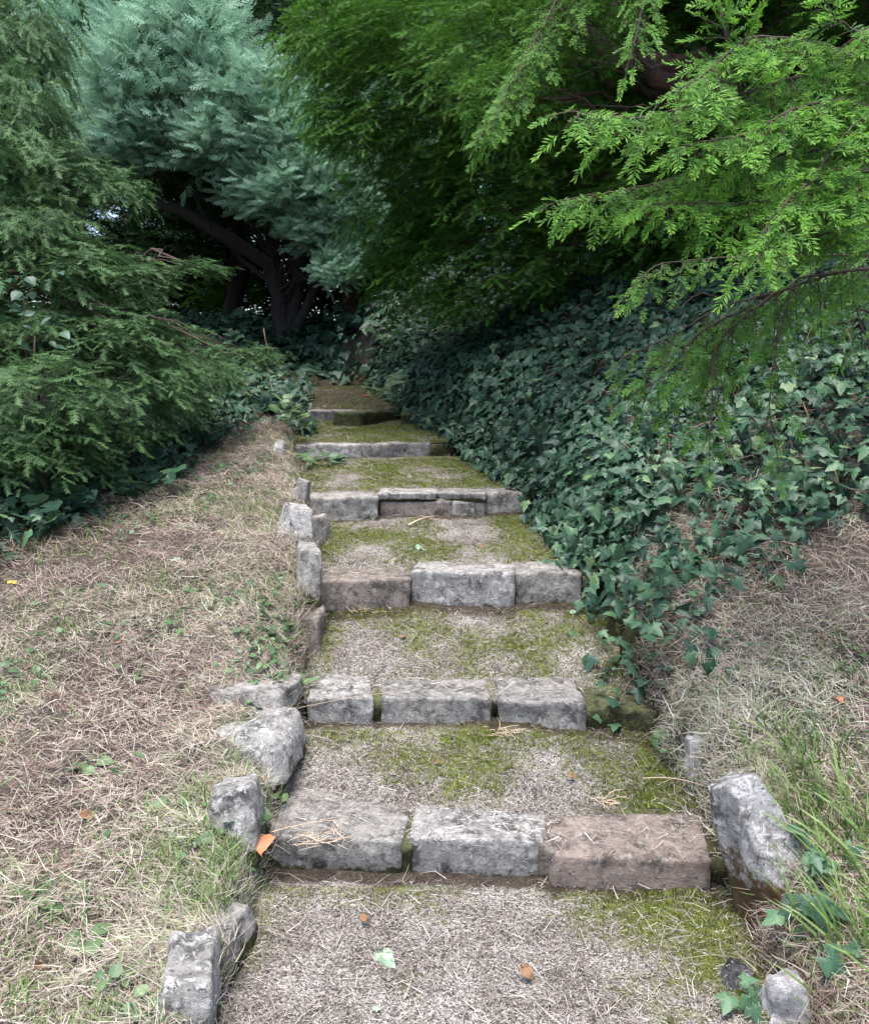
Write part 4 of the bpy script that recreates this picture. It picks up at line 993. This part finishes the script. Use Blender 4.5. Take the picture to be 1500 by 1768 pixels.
for s_ in range(3):
    q = np.random.default_rng(300 + s_); v, f, tp = [], [], []
    for j in range(4):
        b_ = q.normal(size=3) * A([.35, .35, 0]); t_ = b_ + V(*(q.normal(size=2) * .45), 1.0); s2 = norm(V(*q.normal(size=2), 0)) * .17; kq = len(v); v += [b_ - s2, b_ + s2, t_]; f.append((kq, kq + 1, kq + 2)); tp += [0, 0, 1]
    MT.append((A(v), A(f), A(tp)))
scatter(mb, MT, p, np.stack([np.cos(a), np.sin(a), 0 * a], 1), np.tile(UP, (m, 1)), L, np.clip(.15 + .75 * fbm(p[:, 0] * 6, p[:, 1] * 6, 71) + g.normal(size=m) * .15, 0, 1), 0, g)
tag(mb.build('moss', M['moss']), 'bright green moss in patches over the path treads', 'moss', kind='stuff')
# needle and hay litter on the treads, thinner on the stones
x, y = path_points(150000, g, 1.5, 9.3); mk = mossmask(x, y)
st_ = clear_of_stones(x, y); ok = g.random(len(x)) < np.where(st_, .95 - .65 * mk + .1 * (y > 3.9), .16); x, y, mk = x[ok], y[ok], mk[ok]
p = np.stack([x, y, path_z(x, y, mk) + .002 + .008 * g.random(len(x))], 1); kk = inview(p); p = p[kk]; m = len(p); a = g.uniform(0, 6.28, m)
mb = MB(); L = np.where(g.random(m) < .05, g.uniform(.03, .075, m), g.uniform(.005, .016, m))
wide = np.where(L < .03, 1, 1)
R = frames(np.stack([np.cos(a), np.sin(a), g.normal(size=m) * .12], 1), norm(UP + g.normal(size=(m, 3)) * .3), L)
R[:, :, 0] *= np.where(L < .03, 4.2, 1.0)[:, None]
k_ = g.integers(0, len(HAY), m); rn = np.clip(g.beta(1.6, 1.4, m), 0, 1)
k_ = g.integers(0, 3, m)
for j, t in enumerate(BIT): s = k_ == j; mb.inst(t[0], t[1], t[2], p[s], R[s], rn[s])
x, y = path_points(15000, g, 1.5, 8.6); near_l = np.exp(-(x - xl(y)) / .12) + .6 * np.exp(-(xr(y) - x) / .12)
ok = g.random(len(x)) < np.clip(np.interp(y, [1.5, 2.1, 2.4, 3.8, 3.9, 5, 8.6], [.12, .3, .2, .25, .6, .5, .2]) + near_l, 0, 1); x, y = x[ok], y[ok]
zt = np.where(clear_of_stones(x, y), path_z(x, y, mossmask(x, y)), tread(y) + .008)
p = np.stack([x, y, zt + .003 + .014 * g.random(len(x))], 1); kk = inview(p); p = p[kk]; m = len(p); a = g.uniform(0, 6.28, m)
R = frames(np.stack([np.cos(a), np.sin(a), g.normal(size=m) * .15], 1), norm(UP + g.normal(size=(m, 3)) * .3), .03 + .08 * g.random(m) ** 1.6); k_ = g.integers(0, len(HAY), m); rn = np.clip(g.normal(.42, .2, m), 0, 1); R[:, :, 0] *= .8
for j, t in enumerate(HAY): q = k_ == j; mb.inst(t[0], t[1], t[2], p[q], R[q], rn[q])
for (fl, fr, br, bl) in TOPS:
    ar = np.linalg.norm(fr - fl) * np.linalg.norm(bl - fl); q_ = int(ar * 4200); u = g.random((q_, 1)); v_ = g.random((q_, 1)) ** .7
    p = (fl * (1 - u) + fr * u) * (1 - v_) + (bl * (1 - u) + br * u) * v_ + V(0, 0, .006); p[:, 2] += g.random(q_) * .004; a = g.uniform(0, 6.28, q_)
    R = frames(np.stack([np.cos(a), np.sin(a), 0 * a], 1), norm(UP + g.normal(size=(q_, 3)) * .3), np.where(g.random(q_) < .05, g.uniform(.03, .06, q_), g.uniform(.006, .018, q_))); R[:, :, 0] *= 2.6; k_ = g.integers(0, 3, q_); rn = np.clip(g.normal(.62, .22, q_), 0, 1)
    for j, t in enumerate(BIT): s = k_ == j; mb.inst(t[0], t[1], t[2], p[s], R[s], rn[s])
tag(mb.build('litter', M['litter']), 'dry needles and chopped straw littering the path treads', 'litter', kind='stuff')

# ------------------------------------------------------------------ small plants and fallen leaves
def gz(px, py): return G(px, py)[0]
def place_leafs(name, label, cat, at, temps, mat, n, size, seed, spread=.03, rise=.04, rn=.5, group=None, flat=.5, part='leaf', parts_named=True):
    """a small plant: leaves on stalks round a point"""
    g = np.random.default_rng(seed); b = gz(*at); e = empty(name, b, label, cat, group)
    for k in range(n):
        a = 6.283 * k / n + g.uniform(-.4, .4); o_ = V(math.cos(a), math.sin(a), 0)
        p = b + o_ * spread * g.uniform(.3, 1.2) + V(0, 0, rise * g.uniform(.4, 1.2)); d = norm(o_ + V(0, -.15, (1 - flat) * g.uniform(.2, 1.2))); up = norm(UP + V(0, -.4, 0) - o_ * .2 + g.normal(size=3) * .25)
        t = temps[g.integers(0, len(temps))]; mb = MB(); mb.inst(t[0], t[1], t[2], p[None], frames(d[None], up[None], A([size * g.uniform(.65, 1.2)])), A([np.clip(rn + g.normal() * .2, 0, 1)]))
        mb.build(part, M[mat], e)
    mb = MB(); mb.tube(A([b - V(0, 0, .02), b + V(.003, 0, rise * .5), b + V(0, .004, rise * .9)]), [.003, .002, .001], 5); mb.build('stem', M['herb'], e)
    return e
place_leafs('dandelion', 'bright green toothed-leaf weed growing at the left end of the second step', 'weed', (518, 1190), [ovate(9, .2, .3)], 'herb', 7, .085, 1, .012, .02, .8, flat=.25)
place_leafs('ground_ivy', 'round-leaved weed in the gap left of the lowest step', 'weed', (440, 1440), RL, 'herb', 8, .042, 2, .035, .05, .5)
place_leafs('clover', 'pale three-leaved sprig above the left block of the lowest step', 'weed', (484, 1395), RL, 'herb', 4, .028, 3, .012, .03, .8)
place_leafs('geranium', 'round scalloped weed between the second step and the small white stone', 'weed', (1150, 1315), RL, 'herb', 8, .045, 4, .05, .05, .55)
place_leafs('leafy_weed', 'spreading leafy weed on the tread below the fifth step', 'weed', (555, 805), OV, 'herb', 22, .10, 5, .10, .06, .3, flat=.5)
place_leafs('leafy_weed', 'tall leafy weed clambering at the left end of the fifth step', 'weed', (505, 770), RL, 'herb', 22, .085, 6, .07, .30, .55, flat=.5)
place_leafs('leafy_weed', 'leafy weed at the left end of the fourth step tread', 'weed', (515, 815), RL, 'herb', 12, .07, 16, .07, .10, .6, flat=.5)
place_leafs('maple_seedling', 'lobed-leaf seedling at the right end of the highest step', 'seedling', (655, 722), IV, 'herb', 9, .15, 7, .06, .28, .75, flat=.6)
place_leafs('bramble', 'broad-leaved bramble at the top of the path on the right', 'bramble', (690, 640), OV, 'herb', 26, .15, 8, .25, .45, .35, flat=.5)
place_leafs('bramble', 'dark bramble in the shade above the bend of the path', 'bramble', (760, 600), OV, 'herb', 26, .14, 18, .35, .4, .15, flat=.5)
place_leafs('yellow_bramble', 'pale yellow leafy sprig standing out of the ivy', 'sprig', (1035, 812), OV, 'pale_yellow', 8, .065, 9, .035, .08, .6, flat=.7)
place_leafs('yellow_bramble', 'small yellow-green sprig in the ivy right of the pale yellow one', 'sprig', (1105, 830), OV, 'pale_yellow', 5, .05, 19, .03, .06, .2, flat=.7)
place_leafs('red_seedling', 'red-leaved seedling against the leaning pale slab', 'seedling', (1256, 1470), OV, 'red', 7, .035, 10, .03, .12, .6, flat=.3)
for k, (px_, py_, lb) in enumerate((((150, 1640, 'broad-leaved plantain in the hay near the bottom left upright stone')), (110, 1560, 'round pale weed leaves low on the left bank'), (60, 1540, 'small green weed at the left edge of the hay'), (210, 1690, 'little plantain near the bottom left edge'),
                                    (330, 912, 'green weed in the hay near the left yew foliage'), (160, 1330, 'weed rosette in the middle of the left hay'), (300, 1400, 'grey-green weed left of the narrow upright stone'))):
    place_leafs('broadleaf_weed', lb, 'weed', (px_, py_), OV if k != 1 else RL, 'herb', 5, .055, 30 + k, .02, .02, .7, 'weeds in the hay', flat=.8)
for k, (px_, py_, lb) in enumerate(((110, 905, 'clump of big dark leaves at the left foot of the yew'), (250, 870, 'leafy clump where the yew meets the hay'), (30, 930, 'leafy clump at the left edge under the yew'))):
    place_leafs('leafy_weed', lb, 'weed', (px_, py_), RL, 'ivy', 16, .10, 60 + k, .12, .14, .75, flat=.6)
for k, (px_, py_, D_, lb) in enumerate(((60, 580, 4.4, 'broad-leaved shrub sprouting through the yew at the left edge'), (40, 510, 4.6, 'upper broad-leaved shoots at the left edge among yew sprays'))):
    b = P(px_, py_, D_); g = np.random.default_rng(80 + k); gr = b.copy(); gr[2] = H(b[0], b[1]); e = empty('broadleaf_shrub', gr, lb, 'shrub')
    mb = MB(); mb.tube(limb_pts(gr, b, .02, .04, 8, g), np.linspace(.014, .004, 8), 5); mb.build('stem', M['bark'], e, True)
    for q in range(26):
        p = b + g.normal(size=3) * A([.16, .1, .12]); d = norm(g.normal(size=3) * A([1, 1, .5]) + V(.2, -.3, -.3)); mb = MB(); t = OV[q % 3]
        mb.inst(t[0], t[1], t[2], p[None], frames(d[None], norm(UP + V(0, -.5, 0) + g.normal(size=3) * .3)[None], A([g.uniform(.05, .085)])), A([g.uniform(.3, .9)])); mb.build('leaf', M['ivy'], e)
def fallen(label, at, temp, mat, size, yaw, seed, lift=.012, up=(0, -.3, .9)):
    b = gz(*at) + V(0, 0, lift); mb = MB(); d = V(math.sin(RAD(yaw)), -math.cos(RAD(yaw)), 0)
    g = np.random.default_rng(seed); t = temp; v = t[0] + g.normal(size=t[0].shape) * A([.03, .02, .09])
    mb.inst(v, t[1], t[2], np.zeros((1, 3)), frames(d[None], A(up)[None], A([size])), A([.6])); o = mb.build('fallen_leaf', M[mat]); o.location = Vector(tuple(b))
    return tag(o, label, 'leaf', 'fallen leaves')
fallen('orange dead leaf in the hay below the lowest step', (455, 1520), OV[2], 'orange', .078, 10, 1, .03, (0.1, -.75, .6))
fallen('yellowed leaf hanging beside the narrow upright stone', (452, 1372), RL[0], 'yellow', .03, 10, 2, .05, (0, -.8, .5))
fallen('pale green ivy leaf lying on the bottom path', (655, 1650), IV[0], 'pale_green', .065, 30, 3)
fallen('small yellow leaf at the left edge of the hay', (25, 1008), RL[1], 'yellow', .04, 0, 4)
fallen('small red leaf on the shaded path at the top', (632, 687), RL[1], 'red', .06, 0, 5, .03)
fallen('dark red dead leaf upright in the ivy', (1045, 850), OV[1], 'darkred', .06, 0, 6, .16, (0, -1, .1))
fallen('red leaf at the right end of the fourth step tread', (888, 822), RL[0], 'red', .05, 0, 7, .03)
fallen('orange leaf on the right bank hay', (1440, 1220), OV[0], 'orange', .04, 15, 8, .03)
fallen('pale leaf on the tread below the fourth step', (715, 950), OV[0], 'pale_green', .06, 80, 9)
fallen('pale leaf at the right of the third tread', (985, 1060), IV[1], 'pale_green', .04, 50, 10)
fallen('pale curled leaf on the left bank near the yew', (300, 970), OV[2], 'pale_green', .06, 40, 11)
fallen('pale leaf in hay at the left middle of the bank', (60, 1045), IV[2], 'pale_green', .05, 40, 12)
fallen('white chip of leaf at the bottom of the path', (650, 1750), RL[0], 'pale_green', .02, 0, 13)
g = np.random.default_rng(900)
for k, (px_, py_, lb) in enumerate([(90, 1210, 'small brown leaf in hay far left, level with the flat pale slab'), (210, 1120, 'small brown leaf in hay left of the dark edged stone'), (140, 1420, 'small brown leaf in hay left of the narrow upright stone'),
        (60, 1690, 'small brown leaf near the bottom left corner'), (420, 1010, 'small brown leaf in hay beside the tall thin grey stone'), (1330, 1180, 'small brown leaf on the right bank above the leaning slab'), (1420, 1110, 'small brown leaf high on the right bank near the right edge'),
        (620, 1600, 'small torn brown leaf on the bottom path below the left block'), (900, 1690, 'small torn brown leaf low on the bottom path, right of centre'), (760, 1330, 'small torn brown leaf on the first tread, near its middle'), (980, 1350, 'small torn brown leaf on the first tread, towards its right end'),
        (700, 1110, 'small torn brown leaf on the second tread, left of centre'), (830, 950, 'small torn brown leaf on the third tread')]):
    fallen(lb, (px_, py_), OV[k % 3], 'brown', g.uniform(.028, .045), g.uniform(0, 360), 100 + k, .025, (g.normal() * .4, -.4, .8))
# dry straw tufts and twigs
def straw_tuft(label, at, n, L, seed, ups=.4):
    g = np.random.default_rng(seed); b = gz(*at); mb = MB()
    for k in range(n):
        d = norm(V(g.normal(), g.normal() * .7 - .2, ups * .5 * g.random())); o_ = V(g.normal() * .035, g.normal() * .02, .004 + .02 * g.random()); L_ = L * g.uniform(.3, 1.0); e_ = norm(d + V(g.normal() * .5, g.normal() * .5, -.1)); q = A([o_, o_ + d * L_ * .5, o_ + d * L_ * .5 + e_ * L_ * .4]); mb.tube(q, [.0012, .0011, .0006], 4, g.random())
    o = mb.build('straw_tuft', M['straw']); o.location = Vector(tuple(b + V(0, 0, .005))); return tag(o, label, 'straw', 'dry straw tufts on the treads')
straw_tuft('pink-straw tuft at the foot of the third step', (632, 1062), 16, .09, 1, .9)
straw_tuft('dry straw tuft at the crack below the second step', (875, 1272), 26, .11, 2, .5)
straw_tuft('dry straw caught on the pinkish block of the lowest step', (1050, 1392), 22, .10, 3, .35)
straw_tuft('dry straw tuft at the foot of the fourth step', (738, 900), 10, .12, 4, .6)
straw_tuft('dry grass tuft at the foot of the left block of the lowest step', (560, 1508), 30, .10, 5, .3)
def twig(label, a, b, r=.003, lift=.02, mat='straw', name='twig', mid=.02, D=None):
    p, q = (gz(*a), gz(*b)) if D is None else (P(*a, D), P(*b, D)); p = p + V(0, 0, lift); q = q + V(0, 0, lift); m = (p + q) / 2 + V(0, 0, mid)
    t = np.linspace(0, 1, 9)[:, None]; line = p * (1 - t) ** 2 + 2 * m * t * (1 - t) + q * t ** 2; mb = MB(); mb.tube(line, np.linspace(r, r * .5, 9), 5)
    return tag(mb.build(name, M[mat], None, True), label, 'twig')
twig('pale broken stick lying on the tread above the third step', (705, 914), (748, 898), .008)
twig('thin pale bent stem arching out of the ivy at the top of the bank', (705, 625), (782, 600), .006, .18, 'straw', 'dry_stick', .06)
twig('long dry stalk upright at the left of the path bend', (470, 690), (462, 668), .004, .0, 'straw', 'dry_stick', .0) if False else None
def stalk(label, at, h, lean, r=.004, mat='straw'):
    b = gz(*at); g = np.random.default_rng(int(at[0])); t = np.linspace(0, 1, 8)[:, None]; line = b + V(lean, 0, h) * t; line[1:-1] += g.normal(size=(6, 3)) * .01; mb = MB(); mb.tube(line, np.linspace(r, r * .4, 8), 5)
    return tag(mb.build('dead_stalk', M[mat], None, True), label, 'stalk')
stalk('thin dry stalk standing left of the path bend', (470, 690), .62, -.06)
stalk('dry brown stalk among the weeds right of the path bend', (660, 640), .42, -.12)
stalk('bare stem rising through the ivy by the third tread', (1150, 900), .35, -.05, .003, 'twig')
twig('fine grass stem stretched across the second step front', (500, 1238), (690, 1246), .0012, .02, 'straw', 'grass_stem', .012)
twig('long pale straw leaning on the lowest step left block', (470, 1470), (605, 1440), .0018, .04, 'straw', 'grass_stem', .02)
twig('thin red-brown stem trailing down the right edge of the third tread', (990, 1055), (1065, 1160), .002, .015, 'twig', 'bare_stem', .02)
twig('curved bare stem over the moss by the small white stone', (1110, 1355), (1225, 1375), .0025, .02, 'straw', 'bare_stem', .03)
for k in range(5):
    g = np.random.default_rng(400 + k)
bpy.context.view_layer.update()
